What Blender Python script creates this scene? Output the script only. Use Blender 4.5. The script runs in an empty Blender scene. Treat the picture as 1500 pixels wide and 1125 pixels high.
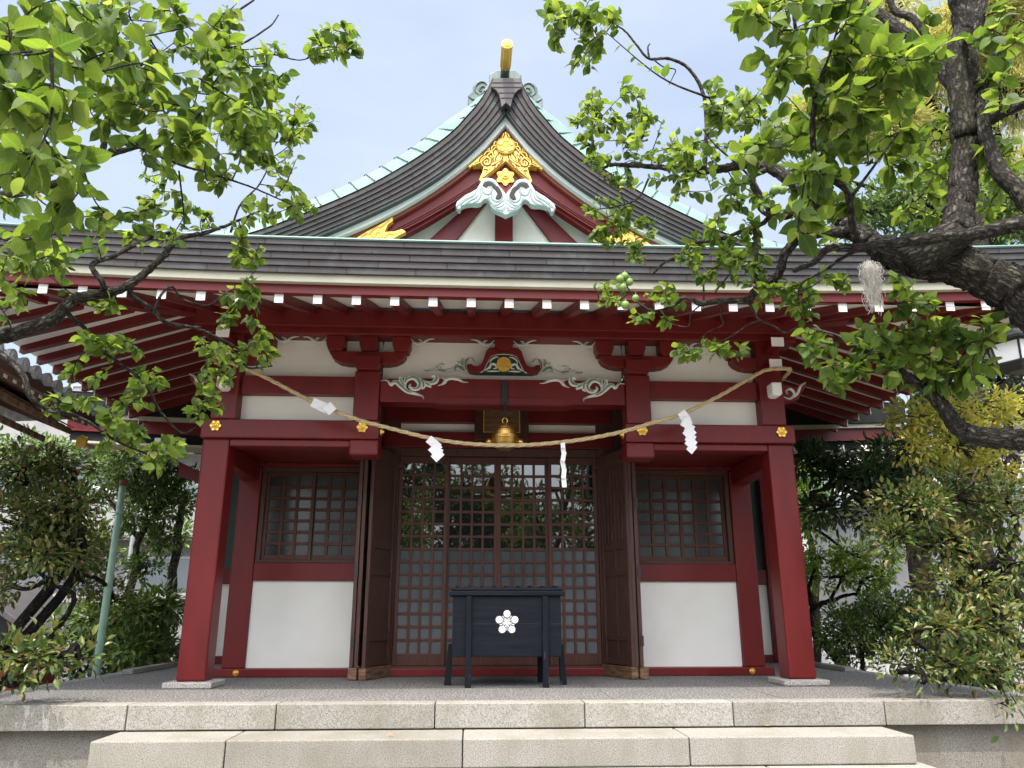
import bpy, math, random
from mathutils import Vector, Matrix
R = math.radians
random.seed(7)
SC = bpy.context.scene
COL = SC.collection

# ------------------------------------------------------------------ camera
PITCH, YAW, FPX, CX, CZ = .2854, .0502, 1148.57, -.3221, .6923
cam_data = bpy.data.cameras.new('camera')
cam = bpy.data.objects.new('camera', cam_data)
COL.objects.link(cam)
cam.location = (CX, 0, CZ)
cam.rotation_euler = (math.pi/2 + PITCH, 0, -YAW)
cam_data.sensor_width = 36
cam_data.lens = FPX/1500*36
cam_data.clip_start = .05
cam_data.clip_end = 500
SC.camera = cam

# ------------------------------------------------------------------ sky, sun, exposure
SUN_EL, SUN_AZ = R(66), R(190)          # azimuth measured clockwise from +Y: the sun is high behind the viewer
world = bpy.data.worlds.new('World')
SC.world = world
world.use_nodes = True
nt = world.node_tree
bg = nt.nodes['Background']
sky = nt.nodes.new('ShaderNodeTexSky')
sky.sky_type = 'NISHITA'
sky.sun_disc = False
sky.sun_elevation = SUN_EL
sky.sun_rotation = SUN_AZ
sky.air_density = 1.0
sky.dust_density = 3.0
sky.ozone_density = 1.0
tc = nt.nodes.new('ShaderNodeTexCoord')
nz = nt.nodes.new('ShaderNodeTexNoise')
nz.inputs['Scale'].default_value = 2.2
nz.inputs['Detail'].default_value = 5
mp = nt.nodes.new('ShaderNodeMapping')
mp.inputs['Scale'].default_value = (1, 1, 2.5)
cr = nt.nodes.new('ShaderNodeValToRGB')
cr.color_ramp.elements[0].position = .35
cr.color_ramp.elements[1].position = .75
cr.color_ramp.elements[0].color = (.45, .45, .45, 1)
cr.color_ramp.elements[1].color = (.85, .85, .85, 1)
mx = nt.nodes.new('ShaderNodeMixRGB')
mx.inputs[2].default_value = (3.1, 3.45, 4.0, 1)     # thin high cloud veil
nt.links.new(tc.outputs['Generated'], mp.inputs[0])
nt.links.new(mp.outputs[0], nz.inputs['Vector'])
nt.links.new(nz.outputs[0], cr.inputs[0])
nt.links.new(cr.outputs[0], mx.inputs[0])
nt.links.new(sky.outputs[0], mx.inputs[1])
# extra sky glow around the sun, added to fill the shaded porch walls
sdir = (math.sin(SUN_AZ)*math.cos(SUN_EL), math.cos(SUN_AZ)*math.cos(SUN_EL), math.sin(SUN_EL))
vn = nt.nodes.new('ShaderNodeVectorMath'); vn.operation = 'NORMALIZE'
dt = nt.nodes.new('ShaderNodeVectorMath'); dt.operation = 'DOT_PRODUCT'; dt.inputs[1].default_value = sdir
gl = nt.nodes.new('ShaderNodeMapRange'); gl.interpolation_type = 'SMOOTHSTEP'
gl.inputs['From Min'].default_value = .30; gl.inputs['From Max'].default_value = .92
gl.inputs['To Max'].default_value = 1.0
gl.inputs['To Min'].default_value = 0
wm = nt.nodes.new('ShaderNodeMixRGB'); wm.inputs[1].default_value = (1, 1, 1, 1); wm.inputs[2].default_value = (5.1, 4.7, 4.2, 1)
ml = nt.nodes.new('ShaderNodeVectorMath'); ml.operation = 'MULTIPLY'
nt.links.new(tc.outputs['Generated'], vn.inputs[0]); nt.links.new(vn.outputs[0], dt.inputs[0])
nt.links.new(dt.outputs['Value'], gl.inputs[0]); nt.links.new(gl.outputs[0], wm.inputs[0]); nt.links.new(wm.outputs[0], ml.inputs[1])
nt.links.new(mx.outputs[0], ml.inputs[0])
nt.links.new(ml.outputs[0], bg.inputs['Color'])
bg.inputs['Strength'].default_value = .12
sun_data = bpy.data.lights.new('sun', 'SUN')
sun_data.energy = 2.2
sun_data.angle = R(.5)
sun_data.color = (1, .95, .86)
sun = bpy.data.objects.new('sun', sun_data)
COL.objects.link(sun)
sd = Vector((math.sin(SUN_AZ)*math.cos(SUN_EL), math.cos(SUN_AZ)*math.cos(SUN_EL), math.sin(SUN_EL)))
sun.rotation_euler = sd.to_track_quat('Z', 'Y').to_euler()
SC.view_settings.view_transform = 'Standard'
SC.view_settings.look = 'None'
SC.view_settings.gamma = 1
SC.view_settings.exposure = 1.25
SC.cycles.use_denoising = True
SC.cycles.max_bounces = 8
SC.cycles.transparent_max_bounces = 8

# ------------------------------------------------------------------ helpers
_fw = Vector((math.sin(YAW)*math.cos(PITCH), math.cos(YAW)*math.cos(PITCH), math.sin(PITCH)))
_rt = Vector((math.cos(YAW), -math.sin(YAW), 0))
_up = _rt.cross(_fw)
def at(px, py, Y):
    """survey helper: the point at depth Y seen at pixel (px, py) of the 1500x1125 photograph"""
    d = _fw + _rt*((px-750)/FPX) - _up*((py-562.5)/FPX)
    t = Y/d.y
    return Vector((CX + t*d.x, Y, CZ + t*d.z))

class MB:
    def __init__(s):
        s.v = []; s.f = []; s.m = []; s.uv = []; s.uvt = False
    def face(s, idx, m=0, uv=None):
        s.f.append(tuple(idx)); s.m.append(m); s.uv.append(uv)
    def add(s, pts, faces, m=0):
        b = len(s.v); s.v += [tuple(p) for p in pts]
        for f in faces: s.face([b+i for i in f], m)
    def box(s, x0, x1, y0, y1, z0, z1, m=0, mtx=None):
        p = [Vector((x, y, z)) for x in (x0, x1) for y in (y0, y1) for z in (z0, z1)]
        if mtx: p = [mtx @ q for q in p]
        s.add(p, [(0,1,3,2), (4,6,7,5), (0,4,5,1), (2,3,7,6), (0,2,6,4), (1,5,7,3)], m)
    def hexa(s, a, b, m=0):
        """a: 4 points of one end, b: 4 points of the other"""
        s.add(list(a)+list(b), [(3,2,1,0), (4,5,6,7), (0,1,5,4), (1,2,6,5), (2,3,7,6), (3,0,4,7)], m)
    def prism(s, pts, y0, y1, m=0, mside=None):
        """pts: outline in (x, z); extruded in y"""
        n = len(pts); b = len(s.v)
        if mside is None: mside = m
        ar = sum(pts[i][0]*pts[(i+1) % n][1]-pts[(i+1) % n][0]*pts[i][1] for i in range(n))
        if ar < 0: pts = pts[::-1]
        s.v += [(p[0], y0, p[1]) for p in pts] + [(p[0], y1, p[1]) for p in pts]
        s.face([b+i for i in range(n)], m)
        s.face([b+n+i for i in range(n-1, -1, -1)], m)
        for i in range(n):
            j = (i+1) % n
            s.face([b+j, b+i, b+n+i, b+n+j], mside)
    def band(s, A, B, y0, y1, m=0, uvm=None):
        """closed solid between the polylines A and B (same count, points (x, z)), from y0 (front) to y1"""
        n = len(A); b = len(s.v)
        for a, c in zip(A, B):
            s.v += [(a[0], y0, a[1]), (c[0], y0, c[1]), (c[0], y1, c[1]), (a[0], y1, a[1])]
        L = 0
        for i in range(n-1):
            k = b+4*i
            d = math.hypot(A[i+1][0]-A[i][0], A[i+1][1]-A[i][1])
            uv = None
            if uvm is not None: uv = [(L, uvm), (L, uvm+1), (L+d, uvm+1), (L+d, uvm)]
            s.face([k, k+1, k+5, k+4], m, uv); L += d
            s.face([k+1, k+2, k+6, k+5], m); s.face([k+2, k+3, k+7, k+6], m); s.face([k+3, k, k+4, k+7], m)
        s.face([b+3, b+2, b+1, b], m); k = b+4*(n-1); s.face([k, k+1, k+2, k+3], m)
    def tube(s, path, rad, n=8, m=0, cap=True, flat=1.0, jit=0.0, nrm=None):
        path = [Vector(p) for p in path]
        if not hasattr(rad, '__len__'): rad = [rad]*len(path)
        b = len(s.v); prev = None
        for i, p in enumerate(path):
            t = (path[min(i+1, len(path)-1)] - path[max(i-1, 0)])
            if t.length < 1e-9: t = Vector((0, 0, 1))
            t.normalize()
            if nrm is not None:
                u = Vector(nrm) - t*t.dot(Vector(nrm)); u.normalize()
            elif prev is None:
                u = t.orthogonal().normalized()
            else:
                u = (prev - t*prev.dot(t)); u = u.normalized() if u.length > 1e-6 else t.orthogonal().normalized()
            prev = u; w = t.cross(u)
            for k in range(n):
                a = 2*math.pi*k/n
                r = rad[i]*(1+random.uniform(-jit, jit))
                s.v.append(tuple(p + u*(math.cos(a)*r*flat) + w*(math.sin(a)*r)))
        L = 0
        for i in range(len(path)-1):
            L2 = L+(path[i+1]-path[i]).length
            for k in range(n):
                j = (k+1) % n; uv = None
                if s.uvt:   # metres round and along the limb
                    c = 2*math.pi*max(rad)/n; uv = [(k*c, L), ((k+1)*c, L), ((k+1)*c, L2), (k*c, L2)]
                s.face([b+i*n+k, b+i*n+j, b+(i+1)*n+j, b+(i+1)*n+k], m, uv)
            L = L2
        if cap:
            s.face([b+k for k in range(n-1, -1, -1)], m)
            e = b+(len(path)-1)*n; s.face([e+k for k in range(n)], m)
    def lathe(s, prof, c, n=24, m=0, axis='z'):
        b = len(s.v); c = Vector(c)
        for r, h in prof:
            for k in range(n):
                a = 2*math.pi*k/n
                if axis == 'z': q = Vector((r*math.cos(a), r*math.sin(a), h))
                else: q = Vector((r*math.cos(a), h, r*math.sin(a)))
                s.v.append(tuple(c+q))
        for i in range(len(prof)-1):
            for k in range(n):
                j = (k+1) % n
                q = [b+i*n+k, b+i*n+j, b+(i+1)*n+j, b+(i+1)*n+k]
                s.face(q if axis == 'z' else q[::-1], m)
        e = [b+k for k in range(n-1, -1, -1)]; s.face(e if axis == 'z' else e[::-1], m)
        q = b+(len(prof)-1)*n; e = [q+k for k in range(n)]; s.face(e if axis == 'z' else e[::-1], m)
    def blob(s, c, r, m=0, n=10, k=6, sz=1.0):
        prof = [(max(.001, r*math.sin(math.pi*i/k)), -r*sz*math.cos(math.pi*i/k)) for i in range(k+1)]
        s.lathe(prof, c, n, m)
    def build(s, name, mats, parent=None, smooth=False, bevel=0, mtx=None, autos=None):
        me = bpy.data.meshes.new(name)
        vs = s.v if mtx is None else [tuple(mtx @ Vector(v)) for v in s.v]
        me.from_pydata(vs, [], s.f)
        if not isinstance(mats, (list, tuple)): mats = [mats]
        for q in mats: me.materials.append(q)
        me.polygons.foreach_set('material_index', s.m)
        if any(u is not None for u in s.uv):
            ul = me.uv_layers.new(name='UVMap'); li = 0
            for f, u in zip(s.f, s.uv):
                for k in range(len(f)):
                    if u is not None: ul.data[li].uv = u[k]
                    li += 1
        if smooth: me.polygons.foreach_set('use_smooth', [True]*len(s.f))
        me.update()
        o = bpy.data.objects.new(name, me); COL.objects.link(o)
        if bevel:
            bv = o.modifiers.new('bevel', 'BEVEL'); bv.width = bevel; bv.segments = 2
            bv.limit_method = 'ANGLE'; bv.angle_limit = R(40)
        if parent is not None: adopt(o, parent)
        return o

def adopt(o, parent):
    o.parent = parent
    root = parent
    while root.parent is not None: root = root.parent
    # only roots are moved; parts keep their vertices in world space
    o.matrix_parent_inverse = Matrix.Translation(-Vector(root.location)) if root is parent else Matrix.Identity(4)

def thing(name, label, cat, loc=(0, 0, 0), group=None, kind=None):
    o = bpy.data.objects.new(name, None); COL.objects.link(o)
    o.empty_display_size = .2
    o.location = loc
    tag(o, label, cat, group, kind)
    return o
def tag(o, label=None, cat=None, group=None, kind=None):
    if label: o['label'] = label
    if cat: o['category'] = cat
    if group: o['group'] = group
    if kind: o['kind'] = kind
    return o
def dup(root, loc, label):
    r = root.copy(); COL.objects.link(r); r.location = loc; r['label'] = label
    for ch in list(root.children):
        c = ch.copy(); COL.objects.link(c); c.parent = r
        for g in list(ch.children):
            d = g.copy(); COL.objects.link(d); d.parent = c
    return r
def bez(pts, n=12):
    """Catmull-Rom through pts"""
    pts = [Vector(p) for p in pts]; out = []
    P = [pts[0]*2-pts[1]] + pts + [pts[-1]*2-pts[-2]]
    for i in range(1, len(P)-2):
        for k in range(n):
            t = k/n; a, b, c, d = P[i-1], P[i], P[i+1], P[i+2]
            out.append(.5*((2*b) + (c-a)*t + (2*a-5*b+4*c-d)*t*t + (3*b-a-3*c+d)*t**3))
    out.append(pts[-1]); return out
def resample(pts, n):
    pts = [Vector(p) for p in pts]
    L = [0]
    for a, b in zip(pts, pts[1:]): L.append(L[-1]+(b-a).length)
    out = []; j = 0
    for i in range(n):
        d = L[-1]*i/(n-1)
        while j < len(pts)-2 and L[j+1] < d: j += 1
        t = (d-L[j])/max(1e-9, L[j+1]-L[j]); out.append(pts[j].lerp(pts[j+1], min(1, max(0, t))))
    return out

# ------------------------------------------------------------------ materials
def new_mat(name):
    m = bpy.data.materials.new(name); m.use_nodes = True
    return m, m.node_tree.nodes, m.node_tree.links, m.node_tree.nodes['Principled BSDF']
def pmat(name, c1, c2=None, rough=.5, metal=0, scale=4, bump=0, bscale=60, spec=.5, stretch=(1, 1, 1), lo=.35, hi=.65, detail=6, rvar=0):
    m, N, L, P = new_mat(name)
    P.inputs['Base Color'].default_value = (*c1, 1)
    P.inputs['Roughness'].default_value = rough
    P.inputs['Metallic'].default_value = metal
    P.inputs['Specular IOR Level'].default_value = spec
    t = N.new('ShaderNodeTexCoord'); mp = N.new('ShaderNodeMapping'); mp.inputs['Scale'].default_value = stretch
    L.new(t.outputs['Object'], mp.inputs[0])
    if c2:
        n = N.new('ShaderNodeTexNoise'); n.inputs['Scale'].default_value = scale; n.inputs['Detail'].default_value = detail
        r = N.new('ShaderNodeValToRGB'); r.color_ramp.elements[0].position = lo; r.color_ramp.elements[1].position = hi
        r.color_ramp.elements[0].color = (*c1, 1); r.color_ramp.elements[1].color = (*c2, 1)
        L.new(mp.outputs[0], n.inputs['Vector']); L.new(n.outputs[0], r.inputs[0]); L.new(r.outputs[0], P.inputs['Base Color'])
        if rvar:
            mr = N.new('ShaderNodeMapRange'); mr.inputs['To Min'].default_value = rough-rvar; mr.inputs['To Max'].default_value = rough+rvar
            L.new(n.outputs[0], mr.inputs[0]); L.new(mr.outputs[0], P.inputs['Roughness'])
    if bump:
        n2 = N.new('ShaderNodeTexNoise'); n2.inputs['Scale'].default_value = bscale; n2.inputs['Detail'].default_value = 5
        b = N.new('ShaderNodeBump'); b.inputs['Strength'].default_value = bump; b.inputs['Distance'].default_value = .01
        L.new(mp.outputs[0], n2.inputs['Vector']); L.new(n2.outputs[0], b.inputs['Height']); L.new(b.outputs[0], P.inputs['Normal'])
    return m
def stone_mat(name, base, dark, light, sp_scale, stain=(.15, .14, .10), stain_amt=.55, rough=.85, ramp=(.40, .47, .545, .62)):
    m, N, L, P = new_mat(name); P.inputs['Roughness'].default_value = rough; P.inputs['Specular IOR Level'].default_value = .25
    t = N.new('ShaderNodeTexCoord')
    n = N.new('ShaderNodeTexNoise'); n.inputs['Scale'].default_value = sp_scale; n.inputs['Detail'].default_value = 3; n.inputs['Roughness'].default_value = .7
    r = N.new('ShaderNodeValToRGB'); e = r.color_ramp.elements
    e[0].position = ramp[0]; e[0].color = (*dark, 1); e[1].position = ramp[3]; e[1].color = (*light, 1)
    q = e.new(ramp[1]); q.color = (*base, 1); q = e.new(ramp[2]); q.color = (*base, 1)
    n2 = N.new('ShaderNodeTexNoise'); n2.inputs['Scale'].default_value = 1.7; n2.inputs['Detail'].default_value = 8; n2.inputs['Roughness'].default_value = .65
    mp = N.new('ShaderNodeMapping'); mp.inputs['Scale'].default_value = (1.6, 1, .8)
    r2 = N.new('ShaderNodeValToRGB'); r2.color_ramp.elements[0].position = .44; r2.color_ramp.elements[1].position = .66
    r2.color_ramp.elements[1].color = (stain_amt,)*3 + (1,)
    x = N.new('ShaderNodeMixRGB'); x.inputs[2].default_value = (*stain, 1)
    oi = N.new('ShaderNodeObjectInfo'); hv = N.new('ShaderNodeHueSaturation')
    mr = N.new('ShaderNodeMapRange'); mr.inputs['To Min'].default_value = .88; mr.inputs['To Max'].default_value = 1.1
    L.new(t.outputs['Object'], n.inputs['Vector']); L.new(t.outputs['Object'], mp.inputs[0]); L.new(mp.outputs[0], n2.inputs['Vector'])
    L.new(n.outputs[0], r.inputs[0]); L.new(n2.outputs[0], r2.inputs[0]); L.new(r2.outputs[0], x.inputs[0]); L.new(r.outputs[0], x.inputs[1])
    L.new(oi.outputs['Random'], mr.inputs[0]); L.new(mr.outputs[0], hv.inputs['Value']); L.new(x.outputs[0], hv.inputs['Color'])
    L.new(hv.outputs[0], P.inputs['Base Color'])
    b = N.new('ShaderNodeBump'); b.inputs['Strength'].default_value = .35; b.inputs['Distance'].default_value = .004
    L.new(n.outputs[0], b.inputs['Height']); L.new(b.outputs[0], P.inputs['Normal'])
    return m
def shingle_mat(name, c1, c2, cm, patina):
    """copper plates: joints run across each course (UV: u metres, v course)"""
    m, N, L, P = new_mat(name)
    uv = N.new('ShaderNodeUVMap'); uv.uv_map = 'UVMap'
    b = N.new('ShaderNodeTexBrick'); b.inputs['Scale'].default_value = 1
    b.inputs['Brick Width'].default_value = .62; b.inputs['Row Height'].default_value = 1
    b.inputs['Mortar Size'].default_value = .007; b.inputs['Mortar Smooth'].default_value = 0
    b.inputs['Color1'].default_value = (*c1, 1); b.inputs['Color2'].default_value = (*c2, 1); b.inputs['Mortar'].default_value = (*cm, 1)
    b.inputs['Bias'].default_value = 0
    L.new(uv.outputs[0], b.inputs['Vector'])
    t = N.new('ShaderNodeTexCoord'); n = N.new('ShaderNodeTexNoise'); n.inputs['Scale'].default_value = 3.5; n.inputs['Detail'].default_value = 9; n.inputs['Roughness'].default_value = .7
    r = N.new('ShaderNodeValToRGB'); r.color_ramp.elements[0].position = .5; r.color_ramp.elements[1].position = .78
    r.color_ramp.elements[1].color = (.55, .55, .55, 1)
    x = N.new('ShaderNodeMixRGB'); x.inputs[2].default_value = (*patina, 1)
    L.new(t.outputs['Object'], n.inputs['Vector']); L.new(n.outputs[0], r.inputs[0]); L.new(r.outputs[0], x.inputs[0]); L.new(b.outputs[0], x.inputs[1])
    L.new(x.outputs[0], P.inputs['Base Color'])
    P.inputs['Roughness'].default_value = .62; P.inputs['Metallic'].default_value = .1; P.inputs['Specular IOR Level'].default_value = .3
    bp = N.new('ShaderNodeBump'); bp.inputs['Strength'].default_value = .2; bp.inputs['Distance'].default_value = .01
    L.new(n.outputs[0], bp.inputs['Height']); L.new(bp.outputs[0], P.inputs['Normal'])
    return m
def leaf_mat(name, cols, trans, rough=.42, tmix=.45, vein=True, spec=.35):
    m, N, L, P = new_mat(name)
    g = N.new('ShaderNodeNewGeometry'); r = N.new('ShaderNodeValToRGB'); e = r.color_ramp.elements
    e[0].color = (*cols[0], 1); e[-1].color = (*cols[-1], 1)
    for i in range(1, len(cols)-1):
        q = e.new(i/(len(cols)-1)); q.color = (*cols[i], 1)
    L.new(g.outputs['Random Per Island'], r.inputs[0])
    colout = r.outputs[0]
    if vein:
        uv = N.new('ShaderNodeUVMap'); uv.uv_map = 'UVMap'; sp = N.new('ShaderNodeSeparateXYZ'); L.new(uv.outputs[0], sp.inputs[0])
        a = N.new('ShaderNodeMath'); a.operation = 'ABSOLUTE'; L.new(sp.outputs['X'], a.inputs[0])
        # side veins: saw of (v - .6|u|)
        k = N.new('ShaderNodeMath'); k.operation = 'MULTIPLY_ADD'; L.new(a.outputs[0], k.inputs[0]); k.inputs[1].default_value = -.5; L.new(sp.outputs['Y'], k.inputs[2])
        s2 = N.new('ShaderNodeMath'); s2.operation = 'MULTIPLY'; L.new(k.outputs[0], s2.inputs[0]); s2.inputs[1].default_value = 7
        fr = N.new('ShaderNodeMath'); fr.operation = 'FRACT'; L.new(s2.outputs[0], fr.inputs[0])
        lt = N.new('ShaderNodeMath'); lt.operation = 'LESS_THAN'; L.new(fr.outputs[0], lt.inputs[0]); lt.inputs[1].default_value = .13
        md = N.new('ShaderNodeMath'); md.operation = 'LESS_THAN'; L.new(a.outputs[0], md.inputs[0]); md.inputs[1].default_value = .05
        mxm = N.new('ShaderNodeMath'); mxm.operation = 'MAXIMUM'; L.new(lt.outputs[0], mxm.inputs[0]); L.new(md.outputs[0], mxm.inputs[1])
        sc = N.new('ShaderNodeMath'); sc.operation = 'MULTIPLY'; L.new(mxm.outputs[0], sc.inputs[0]); sc.inputs[1].default_value = .16
        x = N.new('ShaderNodeMixRGB'); x.inputs[2].default_value = (.22, .30, .07, 1); L.new(sc.outputs[0], x.inputs[0]); L.new(colout, x.inputs[1])
        colout = x.outputs[0]
    L.new(colout, P.inputs['Base Color']); P.inputs['Roughness'].default_value = rough; P.inputs['Specular IOR Level'].default_value = spec
    tr = N.new('ShaderNodeBsdfTranslucent'); hv = N.new('ShaderNodeMixRGB'); hv.blend_type = 'MULTIPLY'; hv.inputs[0].default_value = 1
    hv.inputs[2].default_value = (*trans, 1); L.new(colout, hv.inputs[1]); L.new(hv.outputs[0], tr.inputs['Color'])
    ms = N.new('ShaderNodeMixShader'); ms.inputs[0].default_value = tmix
    L.new(P.outputs[0], ms.inputs[1]); L.new(tr.outputs[0], ms.inputs[2]); L.new(ms.outputs[0], N['Material Output'].inputs['Surface'])
    return m
def bark_mat(name, c1, c2, moss=(.10, .12, .05), moss_amt=.4, k=1.0):
    """fissured bark: plates stretched along the limb (UV in metres)"""
    m, N, L, P = new_mat(name); P.inputs['Roughness'].default_value = .92; P.inputs['Specular IOR Level'].default_value = .15
    uv = N.new('ShaderNodeUVMap'); uv.uv_map = 'UVMap'
    t = N.new('ShaderNodeTexCoord')
    mp = N.new('ShaderNodeMapping'); mp.inputs['Scale'].default_value = (52*k, 24*k, 1)
    n = N.new('ShaderNodeTexNoise'); n.inputs['Scale'].default_value = 38*k; n.inputs['Detail'].default_value = 12; n.inputs['Roughness'].default_value = .72
    L.new(t.outputs['Object'], n.inputs['Vector'])
    L.new(uv.outputs[0], mp.inputs[0])
    ad = N.new('ShaderNodeVectorMath'); ad.operation = 'MULTIPLY_ADD'; ad.inputs[1].default_value = (2.4, 2.4, 0)
    L.new(n.outputs['Color'], ad.inputs[0]); L.new(mp.outputs[0], ad.inputs[2])
    v = N.new('ShaderNodeTexVoronoi'); v.feature = 'DISTANCE_TO_EDGE'; v.inputs['Scale'].default_value = 1.0; v.inputs['Randomness'].default_value = 1
    L.new(ad.outputs[0], v.inputs['Vector'])
    rv = N.new('ShaderNodeValToRGB'); rv.color_ramp.elements[0].color = (.22, .22, .22, 1); rv.color_ramp.elements[1].position = .30
    L.new(v.outputs['Distance'], rv.inputs[0])
    r = N.new('ShaderNodeValToRGB'); r.color_ramp.elements[0].color = (*c1, 1); r.color_ramp.elements[1].color = (*c2, 1)
    r.color_ramp.elements[0].position = .36; r.color_ramp.elements[1].position = .66
    L.new(n.outputs[0], r.inputs[0])
    n3 = N.new('ShaderNodeTexNoise'); n3.inputs['Scale'].default_value = 6; n3.inputs['Detail'].default_value = 6; L.new(t.outputs['Object'], n3.inputs['Vector'])
    r3 = N.new('ShaderNodeValToRGB'); r3.color_ramp.elements[0].position = .52; r3.color_ramp.elements[1].position = .68; r3.color_ramp.elements[1].color = (moss_amt,)*3+(1,)
    L.new(n3.outputs[0], r3.inputs[0])
    x = N.new('ShaderNodeMixRGB'); x.inputs[2].default_value = (*moss, 1); L.new(r3.outputs[0], x.inputs[0]); L.new(r.outputs[0], x.inputs[1])
    mm = N.new('ShaderNodeMixRGB'); mm.blend_type = 'MULTIPLY'; mm.inputs[0].default_value = 1; L.new(x.outputs[0], mm.inputs[1]); L.new(rv.outputs[0], mm.inputs[2])
    L.new(mm.outputs[0], P.inputs['Base Color'])
    hh = N.new('ShaderNodeMath'); hh.operation = 'MULTIPLY_ADD'; hh.inputs[1].default_value = .55; L.new(n.outputs[0], hh.inputs[0]); L.new(rv.outputs[0], hh.inputs[2])
    b = N.new('ShaderNodeBump'); b.inputs['Strength'].default_value = 1; b.inputs['Distance'].default_value = .014/k
    L.new(hh.outputs[0], b.inputs['Height']); L.new(b.outputs[0], P.inputs['Normal'])
    return m
def glass_mat(name, col, rough, ior):
    m, N, L, P = new_mat(name)
    P.inputs['Base Color'].default_value = (*col, 1); P.inputs['Roughness'].default_value = rough; P.inputs['IOR'].default_value = ior
    return m

M = {}
M['red'] = pmat('red_lacquer', (.106, .0070, .0068), (.146, .0104, .0098), rough=.44, spec=.32, scale=3.2, bump=.07, bscale=22, rvar=.10, lo=.3, hi=.7, stretch=(1.5, 1.5, .5))
M['redbrown'] = pmat('brown_red_lacquer', (.17, .04, .02), (.20, .046, .022), rough=.5, scale=3)
M['plaster'] = pmat('white_plaster', (.68, .665, .60), (.79, .775, .715), rough=.85, lo=.25, hi=.7, scale=1.3, detail=9, bump=.05, bscale=40, spec=.2)
M['white'] = pmat('white_paint', (.78, .78, .74), (.84, .83, .80), rough=.6, scale=6)
M['paper'] = pmat('white_paper', (.80, .80, .80), rough=.8)
M['cream'] = pmat('cream_board', (.36, .355, .27), (.41, .40, .31), rough=.7, scale=3)
M['palegreen'] = pmat('pale_green_board', (.58, .61, .58), (.64, .67, .64), rough=.65, scale=3)
M['shingle'] = shingle_mat('copper_shingle', (.029, .0255, .026), (.047, .0415, .042), (.010, .009, .009), (.085, .125, .115))
M['shingle_side'] = pmat('copper_shingle_flat', (.046, .041, .042), (.06, .053, .054), rough=.6)
M['slate'] = pmat('dark_batten', (.035, .04, .04), (.05, .055, .055), rough=.6)
M['shaded_copper'] = pmat('shaded_copper_edge', (.010, .012, .012), (.018, .02, .02), rough=.85, spec=.12)  # copper of the rear eave, with tree shade put into its near-black colour
M['patina'] = pmat('green_patina', (.088, .165, .143), (.145, .225, .20), rough=.6, scale=5, metal=.1, lo=.3, hi=.7)
M['patina_dark'] = pmat('dark_patina', (.035, .058, .055), (.10, .15, .138), rough=.55, scale=9, metal=.2, stretch=(1, 1, .3))
M['gold'] = pmat('gold_leaf', (.85, .55, .11), (.78, .48, .09), rough=.33, metal=.85, scale=12, bump=.1, bscale=70)
M['goldflat'] = pmat('gold_paint', (.72, .44, .075), (.80, .52, .11), rough=.4, metal=.45, scale=10)
M['goldline'] = pmat('engraved_gold', (.16, .07, .012), rough=.6, metal=.2)
M['brass'] = pmat('brass_bell', (.62, .38, .10), (.48, .28, .07), rough=.3, metal=.95, scale=9, rvar=.1)
M['brown'] = pmat('dark_brown_wood', (.050, .024, .018), (.080, .040, .029), rough=.5, spec=.3, scale=6, stretch=(8, 8, .6), bump=.12, bscale=20)
M['doorbrown'] = pmat('red_brown_wood', (.058, .021, .013), (.085, .032, .02), rough=.5, spec=.3, scale=6, stretch=(8, 8, .6), bump=.1, bscale=20)
M['oldwood'] = pmat('weathered_wood', (.06, .032, .018), (.22, .12, .055), rough=.75, scale=7, stretch=(.8, .8, 6), bump=.3, bscale=18)
M['black'] = pmat('black_lacquer', (.0045, .0065, .010), (.008, .011, .0165), rough=.5, spec=.16, scale=5, stretch=(.5, 4, 6), bump=.12, bscale=14, rvar=.1)
M['blackwear'] = pmat('worn_black_paint', (.006, .008, .012), (.14, .15, .16), rough=.6, spec=.16, scale=16, lo=.62, hi=.75, stretch=(1.5, 1.5, .35))
M['iron'] = pmat('black_iron', (.012, .013, .016), rough=.5)
M['rope'] = pmat('rice_straw_rope', (.42, .32, .16), (.56, .45, .26), rough=.9, scale=60, bump=.5, bscale=140, spec=.1)
M['granite'] = stone_mat('granite', (.245, .236, .212), (.125, .118, .104), (.315, .308, .285), 112)
M['granite_dark'] = stone_mat('granite_wall', (.195, .185, .163), (.10, .094, .082), (.26, .25, .225), 112, stain=(.12, .10, .065), stain_amt=.6)
M['plinth'] = stone_mat('plinth_granite', (.36, .345, .32), (.10, .095, .085), (.50, .48, .45), 85, stain_amt=.2)
M['pebble'] = stone_mat('pebble_wash', (.105, .103, .10), (.026, .025, .024), (.36, .355, .34), 52, ramp=(.41, .475, .52, .575), stain=(.085, .085, .08), stain_amt=.35)
M['joint'] = pmat('dark_joint', (.07, .068, .064), rough=.9)
M['glass'] = glass_mat('window_glass', (.012, .014, .014), .015, 2.1)
M['frost'] = pmat('frosted_pane', (.046, .056, .061), (.072, .085, .09), rough=.16, scale=1.2, spec=.8)
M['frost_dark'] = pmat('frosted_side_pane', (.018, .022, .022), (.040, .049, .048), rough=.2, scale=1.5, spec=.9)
M['scroll_white'] = pmat('carving_white', (.55, .58, .53), (.62, .65, .60), rough=.6, scale=12)
M['scroll_green'] = pmat('carving_green', (.085, .17, .13), (.16, .26, .20), rough=.6, scale=12)
M['scroll_dark'] = pmat('carving_dark_green', (.010, .035, .025), rough=.6)
M['gegyo'] = pmat('pendant_white', (.33, .385, .37), (.41, .46, .44), rough=.6, scale=8)
M['gegyo_line'] = pmat('pendant_grey', (.16, .22, .22), rough=.6)
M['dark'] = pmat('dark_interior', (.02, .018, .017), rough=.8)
M['greenboard'] = pmat('green_shutter', (.005, .032, .023), rough=.5)
M['bark'] = bark_mat('plum_bark', (.050, .045, .039), (.17, .155, .135))
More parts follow.
